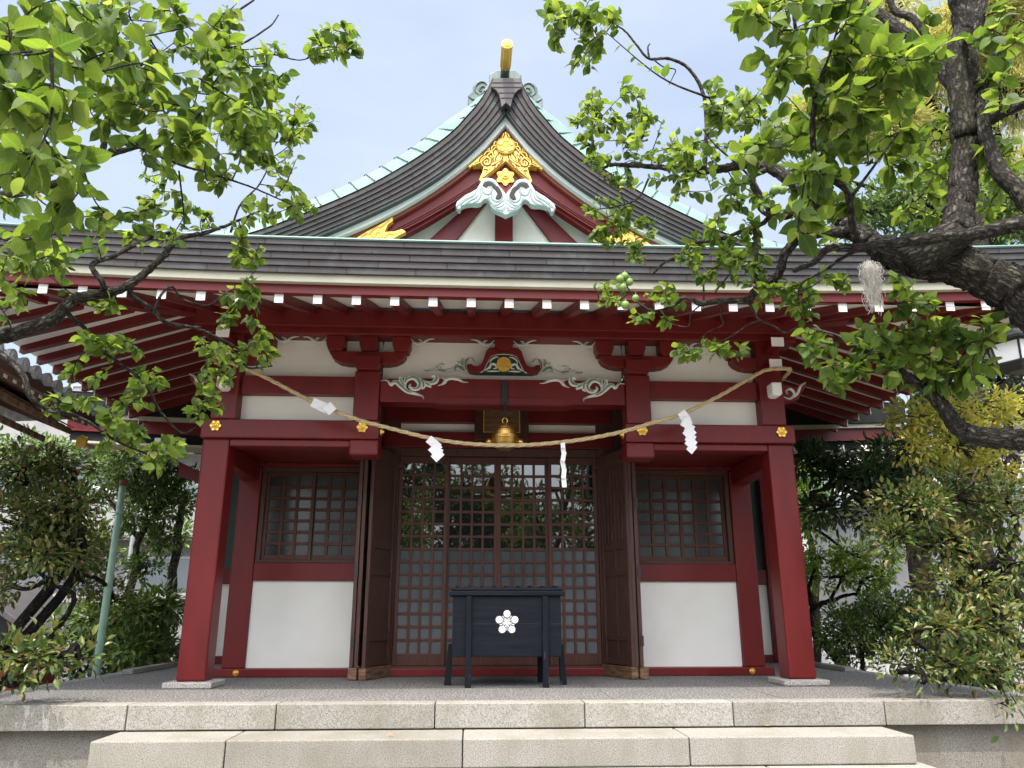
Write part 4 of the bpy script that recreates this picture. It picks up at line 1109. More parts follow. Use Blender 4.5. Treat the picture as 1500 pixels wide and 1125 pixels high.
# ================================================================== bell, rope, paper streamers, plaque
BL = thing('brass_bell', 'round brass shrine bell hanging in the middle of the porch behind the straw rope', 'bell', (.012, 8.17, 2.37))
bc = (.012, 8.17, 2.50)
b = MB(); b.lathe([(.001, -.145), (.06, -.14), (.10, -.115), (.128, -.07), (.136, -.02), (.136, -.004), (.142, .0), (.142, .012), (.134, .018), (.128, .055), (.118, .06), (.116, .072), (.104, .085), (.100, .10), (.075, .135), (.03, .155), (.001, .158)], bc, 32)
b.build('bell_body', M['brass'], BL, smooth=False)
b = MB(); b.lathe([(.13, -.028), (.147, -.02), (.147, -.012), (.13, -.004)], bc, 32); b.build('waist_band', M['brass'], BL)
for s in (-1, 1):
    b = MB(); b.blob((bc[0]+s*.165, bc[1]+.03, bc[2]-.05), .045, n=14, k=8); b.build('side_knob', M['brass'], BL, smooth=True)
b = MB(); b.tube([Vector((bc[0]+.028*math.cos(a), bc[1], bc[2]+.182+.028*math.sin(a))) for a in [2*math.pi*k/16 for k in range(17)]], .007, 8, cap=False); b.build('hanging_ring', M['brass'], BL, smooth=True)
b = MB()
for k in range(6):
    z = bc[2]+.225+k*.031; c = Vector((bc[0], bc[1]+k*.010, z)); u = Vector((1, 0, 0)) if k % 2 else Vector((0, 1, 0))
    b.tube([c+u*.012*math.cos(a)+Vector((0, 0, .021*math.sin(a))) for a in [2*math.pi*j/10 for j in range(11)]], .004, 6, cap=False)
b.build('chain', M['iron'], BL, smooth=True)

rp_px = [(378.5, 548), (455, 587), (518, 612.5), (560, 624.5), (650, 645.5), (737, 652.5), (823, 647.7), (900, 635), (960, 618), (997, 607), (1050, 582), (1100, 553), (1123, 542), (1150, 540)]
YR = 7.99
RP = [at(x-.0, y, YR) for x, y in rp_px]
end_l = Vector((-3.09, 7.96, RP[0].z+.19)); RPf = [Vector((-3.12, 8.35, end_l.z+.03)), end_l] + RP + [Vector((3.14, 8.05, RP[-1].z)), Vector((3.16, 8.4, RP[-1].z-.02))]
rpath = resample(bez(RPf, 10), 330)
ROPE = MB()
for st in range(3):
    pth = []
    for i, p in enumerate(rpath):
        t = (rpath[min(i+1, len(rpath)-1)]-rpath[max(0, i-1)]).normalized(); u = t.cross(Vector((0, 0, 1))).normalized(); w = u.cross(t)
        a = i*.42+st*2*math.pi/3; pth.append(p+u*(0.0105*math.cos(a))+w*(.0105*math.sin(a)))
    ROPE.tube(pth, .0125, 6)
rope = ROPE.build('straw_rope', M['rope'], None, smooth=True)
tag(rope, 'twisted rice straw rope sagging across the whole shrine porch', 'rope')
b = MB(); rl = random.Random(3)
def shide(name, label, px, py, segs, w, ang0=0, yoff=-.03, thick=.0022, narrow=1.0):
    """folded paper streamer: panels stepping left and right down from the rope"""
    p = at(px, py, YR+yoff); q = MB(); x, z = p.x, p.z; y = p.y
    q.add([(x-w*.35, y+.012, z+.012), (x+w*.35, y+.012, z+.012), (x+w*.45, y-.012, z-.05), (x-w*.25, y-.012, z-.05)], [(3, 2, 1, 0)])
    for k, (dx0, dz0, dx1, dz1, ty) in enumerate(segs):
        a = Vector((x+dx0, y-.012-.006*k, z+dz0)); c = Vector((x+dx1, y-.012-.006*k+ty, z+dz1)); d = (c-a)
        nrm = Vector((d.z, 0, -d.x)).normalized()*w*.5*narrow
        pts = [a-nrm, a+nrm, c+nrm, c-nrm]
        q.add(pts + [v+Vector((0, thick, 0)) for v in pts], [(0, 1, 2, 3), (7, 6, 5, 4), (0, 4, 5, 1), (1, 5, 6, 2), (2, 6, 7, 3), (3, 7, 4, 0)])
    o = q.build(name, M['paper']); tag(o, label, 'paper streamer', 'paper streamers hanging from the straw rope'); return o
shide('paper_streamer', 'white zigzag paper streamer hanging left of the bell from the rope', 632, 643, [(-.03, .0, .08, -.09, .015), (.085, -.06, .0, -.15, -.01), (.02, -.13, .115, -.155, .01), (.11, -.14, .03, -.22, -.01)], .085)
shide('paper_streamer', 'long zigzag paper streamer of many folds on the right slope of the rope', 1000, 604, [(-.02, .0, .05, -.10, .01), (.055, -.08, .0, -.17, -.01), (.015, -.16, .10, -.20, .01), (.095, -.19, .005, -.27, -.01), (.015, -.265, .10, -.31, .01), (.09, -.30, .02, -.38, -.01), (.03, -.37, .09, -.42, .01)], .098)
shide('paper_streamer', 'narrow twisted paper streamer just right of the bell, seen edge on', 824, 650, [(0, .01, .012, -.10, .03), (.015, -.09, -.008, -.19, -.03), (-.01, -.18, .014, -.28, .03), (.01, -.27, -.004, -.37, -.03), (0, -.36, .008, -.46, .0)], .058, narrow=.8)
shide('paper_streamer', 'crumpled paper streamer caught flat along the left slope of the rope', 466, 592, [(-.06, .02, .10, -.05, .02), (.09, -.01, .16, -.09, -.01)], .10)

PLQ = thing('name_plaque', 'dark wooden shrine name plaque with a gold inner line, behind the bell', 'plaque', (.03, 9.6, 2.75))
rot = Matrix.Translation((.03, 9.56, 2.76)) @ Matrix.Rotation(R(-12), 4, 'X')
b = MB(); b.box(-.34, -.235, -.03, .03, 0, .62); b.box(.235, .34, -.03, .03, 0, .62); b.box(-.235, .235, -.03, .03, 0, .10); b.box(-.235, .235, -.03, .03, .52, .62); b.build('plaque_frame', M['brown'], PLQ, bevel=.008, mtx=rot)
b = MB(); b.box(-.235, .235, -.008, .02, .10, .52); b.build('plaque_board', M['oldwood'], PLQ, mtx=rot)
b = MB(); b.box(-.232, -.218, -.022, -.009, .103, .517); b.box(.218, .232, -.022, -.009, .103, .517); b.box(-.218, .218, -.022, -.009, .103, .117); b.build('gilt_line', M['goldflat'], PLQ, mtx=rot)

# ================================================================== hanging lantern at the right eave
lc = at(1490, 520, 6.78)
LN = thing('hanging_lantern', 'six sided white glass lantern with a dark cap hanging from the right eave', 'lantern', tuple(lc))
def hexring(r, z, rot=0): return [(lc.x+r*math.cos(2*math.pi*k/6+rot), lc.y+r*math.sin(2*math.pi*k/6+rot), lc.z+z) for k in range(6)]
def hexloft(rings):
    b = MB()
    for r in rings: b.v += r
    for i in range(len(rings)-1):
        for k in range(6): j = (k+1) % 6; b.face([i*6+k, i*6+j, i*6+6+j, i*6+6+k])
    b.face([5, 4, 3, 2, 1, 0]); n = (len(rings)-1)*6; b.face([n+k for k in range(6)]); return b
hexloft([hexring(.335, .10), hexring(.34, .115), hexring(.25, .155), hexring(.15, .20), hexring(.07, .225), hexring(.06, .25)]).build('cap', M['iron'], LN)
hexloft([hexring(.205, -.10), hexring(.245, .095)]).build('glass_body', M['lampglass'], LN)
b = MB()
for k in range(6):
    p, q = Vector(hexring(.207, -.105)[k]), Vector(hexring(.248, .10)[k]); b.tube([p, q], .011, 6)
    for R0, zz in ((.25, .096), (.21, -.102)):
        P = hexring(R0, zz); b.tube([P[k], P[(k+1) % 6]], .012, 6)
b.build('lantern_frame', M['iron'], LN)
hexloft([hexring(.10, -.17), hexring(.17, -.15), hexring(.215, -.112), hexring(.215, -.10)]).build('base', M['iron'], LN)
b = MB(); b.lathe([(.05, .25), (.06, .28), (.03, .31), (.012, .33), (.012, .38)], tuple(lc), 12); b.tube([lc+Vector((0, 0, .33)), Vector((lc.x, lc.y, 3.44))], .008, 6); b.build('hanger', M['iron'], LN)

# ================================================================== neighbouring pavilion, left
PV = thing('purification_pavilion', 'open pavilion with grey tiled roof and white ended rafters left of the shrine', 'pavilion', (-6.5, 7, GZ))
pA = Vector((-4.60, 6.2, 2.98)); pB = Vector((-4.90, 9.6, 3.0))      # eave edge (tile line), front to back
ax = (pB-pA).normalized(); out_ = Vector((-1, 0, 0))
rf = MB(); nseg = 18
A0 = pA-ax*1.6
LEN = (pB-A0).length
def rpnt(u, v, dz=0): return A0+ax*(u*LEN)+out_*(v*3.0)+Vector((0, 0, 1.35*v-.22*math.sin(math.pi*v)+dz))
for i in range(nseg+1):
    for j in range(9): rf.v.append(tuple(rpnt(i/nseg, j/8)))
for i in range(nseg):
    for j in range(8): c = i*9+j; rf.face([c, c+1, c+10, c+9])
PR = rf.build('roof', M['tile'], PV, smooth=True)
nr = 19
for i in range(nr+1):
    u = i/nr; q = MB(); q.tube([rpnt(u, v/8, .035) for v in range(9)], .058, 10)
    q.build('tile_row', M['tile'], PR, smooth=False)
for i in range(nr+1):
    q = MB(); c = rpnt(i/nr, 0, .035); q.tube([c+Vector((.035, 0, 0)), c+Vector((.0, 0, 0))], [.072, .072], 14); q.tube([c+Vector((.045, 0, 0)), c+Vector((.036, 0, 0))], [.03, .04], 10)
    q.build('round_end_tile', M['tile'], PR)
q = MB(); c = [rpnt(1.0, v/8, .10) for v in range(9)]; q.tube(c, .085, 10); q.build('hip_ridge', M['tile'], PR)
# hip end running away to the left
q = MB(); e0, e1 = rpnt(1.0, 0), rpnt(1.0, 1)
q.add([e0, e1, Vector((e1.x-.5, e1.y+.05, e1.z)), Vector((e0.x-2.5, e0.y+.5, e0.z))], [(0, 1, 2, 3)]); q.build('roof_end', M['tile'], PR)
q = MB()
q.hexa([rpnt(0, 0, -.02), rpnt(0, .025, -.02), rpnt(0, .025, -.12), rpnt(0, 0, -.12)], [rpnt(1, 0, -.02), rpnt(1, .025, -.02), rpnt(1, .025, -.12), rpnt(1, 0, -.12)]); q.build('eave_board', M['brown'], PR)
for i in range(26):
    u = (i+.5)/26
    for lay, (v0, drop, w) in enumerate(((.03, -.15, .032), (.10, -.29, .036), (.20, -.46, .05))):
        p0, p1 = rpnt(u, v0, drop), rpnt(u, .75, drop-.02); t = ax*w; z = Vector((0, 0, .075))
        if lay == 2 and i % 2 and i < 13: continue
        q = MB(); q.hexa([p0-t, p0+t, p0+t+z, p0-t+z], [p1-t, p1+t, p1+t+z, p1-t+z]); o = q.build('rafter', M['pale_wood'], PV)
        if lay == 0:
            q = MB(); d = Vector((.008, 0, 0)); q.hexa([p0-t+d, p0+t+d, p0+t+z+d, p0-t+z+d], [p0-t+d*.1, p0+t+d*.1, p0+t+z+d*.1, p0-t+z+d*.1]); q.build('painted_end', M['white'], o)
q = MB(); q.hexa([rpnt(0, .10, -.20), rpnt(0, .9, -.2), rpnt(0, .9, -.19), rpnt(0, .10, -.19)], [rpnt(1, .10, -.2), rpnt(1, .9, -.2), rpnt(1, .9, -.19), rpnt(1, .10, -.19)]); q.build('soffit', M['pale_wood'], PR)
q = MB(); p0, p1 = rpnt(0, .34, -.78), rpnt(.88, .34, -.78); t = Vector((.08, 0, 0)); z = Vector((0, 0, .2)); q.hexa([p0-t, p0+t, p0+t+z, p0-t+z], [p1-t, p1+t, p1+t+z, p1-t+z]); q.build('eave_beam', M['brown'], PV, bevel=.01)
for u, v in ((.02, .75), (.90, .75)):
    for _ in (0,):
        p = rpnt(u, v); q = MB(); q.box(p.x-.09, p.x+.09, p.y-.09, p.y+.09, GZ, p.z-.2); q.build('post', M['brown'], PV, bevel=.01)
e = rpnt(1, .06, -.34); q = MB(); q.prism([(e.x-.05, e.z-.07), (e.x+.05, e.z-.06), (e.x+.06, e.z+.05), (e.x, e.z+.09), (e.x-.06, e.z+.04)], e.y-.02, e.y+.03); q.build('gilt_corner_cap', M['goldflat'], PV)

# ================================================================== green pole, small red shrine, far buildings
b = MB(); p1, pm = at(180, 712, 10.05), at(140, 990, 10.05); p0 = p1+(pm-p1)*1.27
pole = thing('green_pole', 'leaning pale green metal pole with a rusty cap beside the platform', 'pole', tuple(p0))
b.tube([p0, p1], [.046, .040], 16); b.build('shaft', M['pole'], pole, smooth=True)
b = MB(); u = (p1-p0).normalized(); b.tube([p1-u*.0, p1+u*.07], [.045, .045], 16); b.build('rusty_cap', M['rust'], pole)
b = MB(); c = p0.lerp(p1, .88); b.tube([c, c+u*.02], [.049, .049], 16); c = p0.lerp(p1, .55); b.tube([c, c+u*.03], [.049, .049], 16); b.build('clamp', M['pole'], pole)

sx, sy = -7.9, 13.0
SS = thing('small_red_shrine', 'little red wayside shrine with a dark gabled roof behind the left shrubs', 'shrine', (sx, sy, GZ))
b = MB(); b.box(sx-.7, sx+.7, sy, sy+1.2, GZ, .35); b.build('wall', red, SS, bevel=.01)
b = MB(); b.prism([(sx-1.15, .32), (sx, 1.05), (sx+1.15, .32), (sx+1.15, .42), (sx, 1.17), (sx-1.15, .42)], sy-.5, sy+1.6); b.build('roof', M['shingle_side'], SS, bevel=.01)
b = MB(); b.box(sx-.4, sx+.4, sy-.04, sy-.002, -.4, .25); b.build('door', M['brown'], SS)
b = MB(); b.prism([(sx-.95, .33), (sx, .95), (sx+.95, .33)], sy-.1, sy); b.build('gable', M['dark'], SS)

def building(name, label, x0, x1, y, y1, z1, wall, rows, colsn, ww, wh, z0, pitch, balc=None, group=None):
    t = thing(name, label, 'building', ((x0+x1)/2, y, GZ), group)
    b = MB(); b.box(x0, x1, y, y1, GZ-.2, z1); b.build('wall', wall, t)
    b = MB(); b.box(x0-.15, x1+.15, y-.15, y1, z1, z1+.35); b.build('parapet', wall, t)
    for r in range(rows):
        zz = z0+r*pitch
        for c in range(colsn):
            xx = x0+(x1-x0)*(c+.5)/colsn
            f = MB(); f.box(xx-ww/2-.06, xx-ww/2, y-.06, y-.003, zz-.06, zz+wh+.06); f.box(xx+ww/2, xx+ww/2+.06, y-.06, y-.003, zz-.06, zz+wh+.06); f.box(xx-ww/2, xx+ww/2, y-.06, y-.003, zz-.06, zz); f.box(xx-ww/2, xx+ww/2, y-.06, y-.003, zz+wh, zz+wh+.06); f.box(xx-.03, xx+.03, y-.05, y-.003, zz, zz+wh)
            w = f.build('window', M['alu'], t)
            g = MB(); g.box(xx-ww/2, xx-.03, y-.03, y-.004, zz, zz+wh); g.box(xx+.03, xx+ww/2, y-.03, y-.004, zz, zz+wh); g.build('pane', M['winglass'], w)
        if balc:
            b = MB(); b.box(x0, x1, y-1.0, y-.07, zz-.7, zz-.55); b.box(x0, x1, y-1.02, y-.95, zz-.55, zz+.35); b.build('balcony', balc, t)
    return t
building('apartment_building', 'pale grey apartment house with balconies glimpsed through the trees on the left', -22, -7.5, 24, 34, 7.0, M['concrete'], 3, 5, 1.7, 1.35, .9, 2.6, M['concrete'])
building('white_house', 'white two storey house glimpsed between the trees on the right', 8.2, 17, 23, 31, 5.6, M['render'], 2, 3, 1.5, 1.2, .9, 2.9)
WB = thing('boundary_wall', 'long white boundary wall behind the hedges on the right', 'wall', (13, 18, GZ))
b = MB(); b.box(4.5, 26, 18.3, 18.5, GZ, .75); b.build('wall', M['render'], WB); b = MB(); b.box(4.45, 26, 18.22, 18.58, .75, .85); b.build('coping', M['concrete'], WB)
WB = thing('boundary_wall', 'long pale boundary wall behind the shrubs on the left', 'wall', (-13, 19, GZ))
b = MB(); b.box(-26, -4.6, 19.3, 19.5, GZ, .95); b.build('wall', M['concrete'], WB); b = MB(); b.box(-26, -4.55, 19.22, 19.58, .95, 1.05); b.build('coping', M['concrete'], WB)
ex = at(1265, 735, 19.0)
RL = thing('roofed_outbuilding', 'low grey house with a lean-to roof behind the dark tree on the right', 'building', (ex.x+1.2, 19, GZ))
b = MB(); b.box(ex.x-.3, ex.x+4.5, 19.2, 21.5, GZ, ex.z+.2); b.build('wall', M['concrete'], RL)
b = MB(); b.prism([(ex.x-.6, ex.z-.15), (ex.x+5, ex.z+.75), (ex.x+5, ex.z+.87), (ex.x-.6, ex.z-.03)], 18.7, 21.8); b.build('roof', M['tile'], RL)
b = MB(); b.box(ex.x-.1, ex.x+.9, 19.15, 19.197, ex.z-1.3, ex.z-.3); b.build('window', M['winglass'], RL)
SLP = thing('street_lamp', 'white street lamp head on a thin arm seen through the left trees', 'street lamp', tuple(at(150, 720, 16)))
c = at(152, 718, 16); b = MB(); b.hexa([c+Vector((-.2, -.06, .03)), c+Vector((-.2, .06, .03)), c+Vector((-.2, .06, .09)), c+Vector((-.2, -.06, .09))], [c+Vector((.22, -.09, -.10)), c+Vector((.22, .09, -.10)), c+Vector((.22, .09, -.02)), c+Vector((.22, -.09, -.02))]); b.build('lamp_head', M['paper'], SLP, bevel=.02)
b = MB(); b.tube([c+Vector((.2, 0, -.06)), c+Vector((.6, 0, -.12)), c+Vector((.7, 0, -.4)), Vector((c.x+.7, c.y, GZ))], [.025, .03, .05, .07], 10); b.build('lamp_post', M['alu'], SLP)

# ================================================================== vegetation
rg = random.Random(11)
def rvec():
    while True:
        v = Vector((rg.uniform(-1, 1), rg.uniform(-1, 1), rg.uniform(-1, 1)))
        if .05 < v.length < 1: return v.normalized()
PROF = [(0, .02), (.05, .19), (.14, .36), (.28, .475), (.44, .50), (.60, .44), (.74, .32), (.85, .17), (.93, .06), (1.0, .0)]
def add_leaf(b, base, d, n, L, W, bend, fold, m=0):
    """ovate leaf with a folded midrib and a drawn-out tip"""
    d = d.normalized(); n = (n - d*n.dot(d)); n = n.normalized() if n.length > 1e-5 else d.orthogonal().normalized(); s = d.cross(n)
    k = len(b.v); wav = rg.uniform(-.05, .05)
    for t, w in PROF:
        c = base + d*(L*t) - n*(bend*L*t*t); hw = w*W
        e = n*(fold*hw + wav*L*math.sin(t*7))
        b.v += [tuple(c-s*hw+e), tuple(c), tuple(c+s*hw+n*(fold*hw-wav*L*math.sin(t*7)))]
    R_ = len(PROF)
    for i in range(R_-1):
        t0, w0 = PROF[i]; t1, w1 = PROF[i+1]; a = k+3*i
        b.face([a, a+1, a+4, a+3], m, [(-w0, t0), (0, t0), (0, t1), (-w1, t1)])
        b.face([a+1, a+2, a+5, a+4], m, [(0, t0), (w0, t0), (w1, t1), (0, t1)])
def small_leaf(b, base, d, n, L, W, m=0):
    d = d.normalized(); n = (n - d*n.dot(d)); n = n.normalized() if n.length > 1e-5 else d.orthogonal().normalized(); s = d.cross(n)
    k = len(b.v); f = n*(W*.20); c = base+d*(L*.5); t = base+d*L-n*(L*.2); h = W*.5
    a1 = base+d*(L*.28); a2 = base+d*(L*.66)-n*(L*.06)
    b.v += [tuple(base), tuple(c-f*.3), tuple(t), tuple(a1-s*h*.82+f*.8), tuple(a2-s*h*.80+f*.8), tuple(a1+s*h*.82+f*.8), tuple(a2+s*h*.80+f*.8)]
    b.face([k, k+1, k+2, k+4, k+3], m); b.face([k, k+5, k+6, k+2, k+1], m)

class PlumTree:
    def __init__(s, label, base):
        s.t = thing('plum_tree', label, 'tree', base); s.br = MB(); s.br.uvt = True; s.lf = MB(); s.sk = []; s.fr = []; s.lic = None
    def limb(s, pts, r0, r1, rough=.10, skel=True, n=9, wob=.0):
        """pts: (px, py, depth); radii in metres"""
        P = [at(*p) for p in pts]; s.limb3(P, r0, r1, rough, skel, n)
    def limb3(s, P, r0, r1, rough=.10, skel=True, n=9):
        Q = bez(P, 12); tot = len(Q)
        w = r0*.16
        Q = [q+rvec()*w*rg.uniform(0, .6) if 0 < i < tot-1 else q for i, q in enumerate(Q)]
        rad = [(r0+(r1-r0)*(i/(tot-1))**.9)*rg.uniform(.93, 1.08) for i in range(tot)]
        s.br.tube(Q, rad, n*2 if r0 > .03 else n, jit=rough*.7)
        if skel: s.sk += Q[1:]
    def spray(s, E, nl, L, maxd=.9, young=.06, droop=.35):
        S = min(s.sk, key=lambda q: (q-E).length + .25*max(0, q.z-E.z))
        d = E-S
        if d.length > maxd: S = E-d.normalized()*maxd*.6
        mid = S.lerp(E, .5)+rvec()*d.length*.10+Vector((0, 0, -.03*d.length))
        C = bez([S, mid, E], 6); N = len(C)
        ln = d.length; r = .0022+.0035*min(1, ln/.5)
        s.br.tube(C, [r+(.0016-r)*i/(N-1) for i in range(N)], 5)
        s.sk += C[3::3]
        tw = (C[-1]-C[-3]).normalized()
        for k in range(nl):
            u = 1-(k/nl)*min(1.0, (.035*nl+.05)/max(ln, .05))*.95
            i = min(N-2, max(0, int(u*(N-1)))); f = u*(N-1)-i
            p = C[i].lerp(C[i+1], max(0, min(1, f)))
            a = rvec(); side = (a-tw*a.dot(tw)).normalized()
            tipness = u
            dd = (tw*(.35+.5*rg.random()) + side*.9 + Vector((0, 0, -droop*rg.uniform(.3, 1.9)))).normalized()
            nn = Vector((0, 0, 1))+rvec()*.95
            LL = L*rg.uniform(.52, 1.1)*(.8 if k == 0 else 1)
            pet = p+dd*LL*.14
            yng = rg.random() < young*(3 if k < 2 else .5)
            if yng: LL *= .7
            add_leaf(s.lf, pet, dd, nn, LL, LL*rg.uniform(.58, .80), rg.uniform(.08, .38), rg.uniform(.05, .30), 1 if yng else 0)
            s.br.tube([p, pet+dd*LL*.03], [.0012, .0010], 4, cap=False)
    def cluster(s, px, py, rx, ry, Y, dY, n, nl, L, **k):
        for _ in range(int(n*1.3+.5)):
            a = rg.uniform(0, 2*math.pi); r = math.sqrt(rg.random())
            s.spray(at(px+rx*1.1*r*math.cos(a), py+ry*1.1*r*math.sin(a), Y+rg.uniform(-dY, dY)), nl+rg.randint(-1, 2), L, **k)
    def fruit(s, px, py, Y, r=.019):
        p = at(px, py, Y); b = MB(); b.blob(p, r*rg.uniform(.9, 1.1), n=14, k=9, sz=1.08)
        b.tube([p+Vector((0, 0, r)), p+Vector((.004, .004, r+.014))], .0016, 5); s.fr.append(b)
    def finish(s):
        s.br.build('trunk', M['bark'], s.t, smooth=True)
        s.lf.build('crown', [M['plum'], M['plum_young']], s.t, smooth=True)
        for b in s.fr: b.build('fruit', M['fruit'], s.t, smooth=True)

# ---------------------------------------------------------------- left plum tree (trunk stands just outside the frame)
LT = PlumTree('plum tree reaching in from the left edge with large near leaves', (-2.9, 2.6, GZ))
T0 = Vector((-2.95, 2.7, GZ)); T1 = Vector((-2.75, 2.75, .5)); T2 = Vector((-2.6, 2.85, 1.25))
LT.limb3([T0, T1, T2, at(-160, 540, 2.9)], .11, .06, .12, False, 12)
LT.limb([(-160, 540, 2.9), (-60, 510, 2.95), (0, 494, 3.0), (74, 469, 3.05), (111, 438, 3.1), (162, 428, 3.15), (199, 411, 3.2), (236, 378, 3.25), (263, 350, 3.3), (304, 340, 3.4), (345, 325, 3.5), (400, 300, 3.7)], .036, .004)
LT.limb([(154, 430, 3.14), (149, 412, 3.1), (135, 388, 3.1), (169, 374, 3.15), (216, 350, 3.25), (257, 338, 3.35)], .014, .007)
LT.limb([(189, 418, 3.2), (195, 434, 3.2), (222, 452, 3.25), (243, 472, 3.3), (287, 481, 3.4), (317, 494, 3.45), (351, 513, 3.5), (362, 538, 3.5), (399, 536, 3.55)], .012, .004)
LT.limb([(225, 460, 3.25), (236, 432, 3.25), (252, 420, 3.3), (268, 438, 3.35), (304, 447, 3.4), (330, 430, 3.45)], .007, .003)
LT.limb([(95, 455, 3.07), (108, 468, 3.1), (125, 482, 3.15), (132, 503, 3.2), (162, 523, 3.25), (203, 553, 3.3), (223, 580, 3.35), (236, 604, 3.4), (267, 634, 3.45), (294, 620, 3.5)], .011, .0035)
LT.limb([(-40, 500, 2.9), (0, 518, 2.9), (34, 550, 2.9), (44, 580, 2.9), (70, 600, 2.95), (101, 607, 3.0), (128, 617, 3.05), (169, 645, 3.1), (215, 665, 3.2)], .014, .004)
LT.limb([(-60, 330, 2.3), (0, 289, 2.4), (56, 276, 2.5), (104, 261, 2.55), (149, 231, 2.65), (209, 213, 2.75), (254, 201, 2.8), (300, 190, 2.9)], .021, .006)
LT.limb([(-160, 540, 2.9), (-140, 430, 2.6), (-60, 330, 2.3)], .035, .022)
LT.limb([(149, 231, 2.65), (187, 205, 2.8), (224, 224, 2.9), (269, 243, 3.0), (317, 257, 3.1), (373, 276, 3.25), (425, 299, 3.4)], .009, .003)
LT.limb([(150, 225, 2.66), (157, 187, 2.7), (160, 157, 2.75), (200, 120, 2.8), (261, 71, 2.85), (317, 37, 2.9), (372, 0, 2.95)], .012, .004)
LT.limb([(165, 150, 2.75), (200, 100, 2.8), (261, 72, 2.85), (336, 71, 2.95), (392, 41, 3.05), (408, 22, 3.1)], .008, .003)
LT.limb([(261, 73, 2.85), (310, 88, 2.95), (358, 84, 3.0), (399, 80, 3.1), (440, 88, 3.15), (470, 76, 3.2)], .006, .0022)
LT.limb([(-60, 330, 2.3), (-20, 290, 2.1), (10, 250, 2.1), (22, 217, 2.1), (5, 160, 2.05), (15, 80, 2.0), (40, 20, 2.0)], .016, .006)
LT.limb([(56, 276, 2.5), (30, 230, 2.4), (20, 190, 2.35), (40, 120, 2.3), (90, 60, 2.3), (140, 10, 2.3)], .012, .005)
LT.limb([(338, 340, 3.45), (352, 300, 3.5), (380, 270, 3.6), (400, 230, 3.7)], .006, .003)
LT.limb([(262, 250, 3.0), (268, 300, 3.1), (270, 332, 3.15)], .004, .003)
for a in [  # px, py, rx, ry, depth, spread, sprays, leaves, leaf length
    (60, 60, 80, 70, 1.75, .2, 13, 7, .078), (150, 60, 80, 70, 2.1, .25, 15, 7, .075), (50, 190, 75, 80, 1.7, .2, 13, 7, .08), (110, 250, 50, 60, 1.9, .2, 6, 7, .078), (40, 325, 60, 40, 2.2, .2, 7, 7, .072),
    (230, 60, 80, 65, 2.5, .25, 18, 7, .072), (330, 50, 55, 50, 2.8, .2, 13, 7, .066), (290, 140, 95, 60, 2.6, .25, 24, 7, .072), (230, 190, 70, 40, 2.5, .2, 12, 7, .072), (370, 130, 55, 70, 3.0, .25, 20, 7, .064),
    (430, 180, 30, 32, 3.5, .2, 12, 7, .058), (400, 205, 50, 35, 3.3, .2, 12, 7, .06), (340, 200, 60, 45, 2.9, .2, 16, 7, .066), (492, 58, 38, 26, 3.15, .1, 11, 7, .062), (470, 75, 20, 18, 3.2, .1, 4, 6, .06),
    (180, 130, 60, 60, 2.4, .2, 12, 7, .075), (300, 245, 60, 30, 3.0, .2, 10, 6, .06), (405, 255, 30, 25, 3.5, .15, 6, 6, .055), (405, 300, 45, 18, 3.55, .2, 10, 6, .055), (330, 315, 60, 25, 3.4, .2, 10, 6, .055),
    (250, 280, 50, 30, 3.2, .2, 7, 6, .058), (200, 305, 40, 25, 2.9, .2, 6, 6, .06), (130, 330, 50, 30, 2.6, .2, 5, 6, .062), (440, 300, 22, 10, 3.6, .1, 4, 6, .05), (70, 390, 30, 20, 3.0, .1, 4, 6, .06),
    (20, 390, 35, 28, 2.9, .15, 7, 6, .062), (85, 385, 25, 14, 3.0, .1, 4, 6, .058), (118, 365, 30, 16, 3.0, .1, 4, 6, .058), (20, 440, 22, 18, 2.9, .1, 4, 6, .058), (152, 448, 24, 10, 3.15, .1, 4, 6, .055), (220, 350, 40, 16, 3.3, .15, 7, 6, .055),
    (360, 372, 24, 26, 3.6, .12, 9, 7, .055), (355, 430, 26, 22, 3.55, .12, 8, 7, .055), (345, 470, 26, 16, 3.5, .12, 6, 7, .055), (385, 510, 24, 20, 3.55, .1, 8, 7, .055), (350, 515, 15, 12, 3.5, .1, 3, 6, .05), (310, 505, 22, 16, 3.5, .1, 5, 6, .05), (320, 545, 24, 18, 3.5, .1, 6, 6, .05), (300, 595, 28, 18, 3.5, .1, 6, 6, .052), (310, 570, 20, 14, 3.5, .1, 4, 6, .05),
    (140, 505, 34, 22, 3.2, .12, 8, 7, .056), (190, 500, 26, 12, 3.3, .1, 5, 6, .053), (120, 545, 24, 22, 3.2, .1, 4, 6, .055), (195, 580, 32, 22, 3.35, .12, 8, 6, .053), (220, 555, 22, 16, 3.4, .1, 5, 6, .052), (95, 590, 34, 16, 3.05, .1, 7, 6, .055), (175, 635, 34, 18, 3.15, .1, 8, 7, .054), (235, 665, 34, 18, 3.2, .1, 9, 7, .054), (150, 605, 24, 14, 3.1, .1, 4, 6, .054), (260, 640, 20, 16, 3.35, .1, 3, 6, .05)]:
    LT.cluster(*a)
LT.finish()

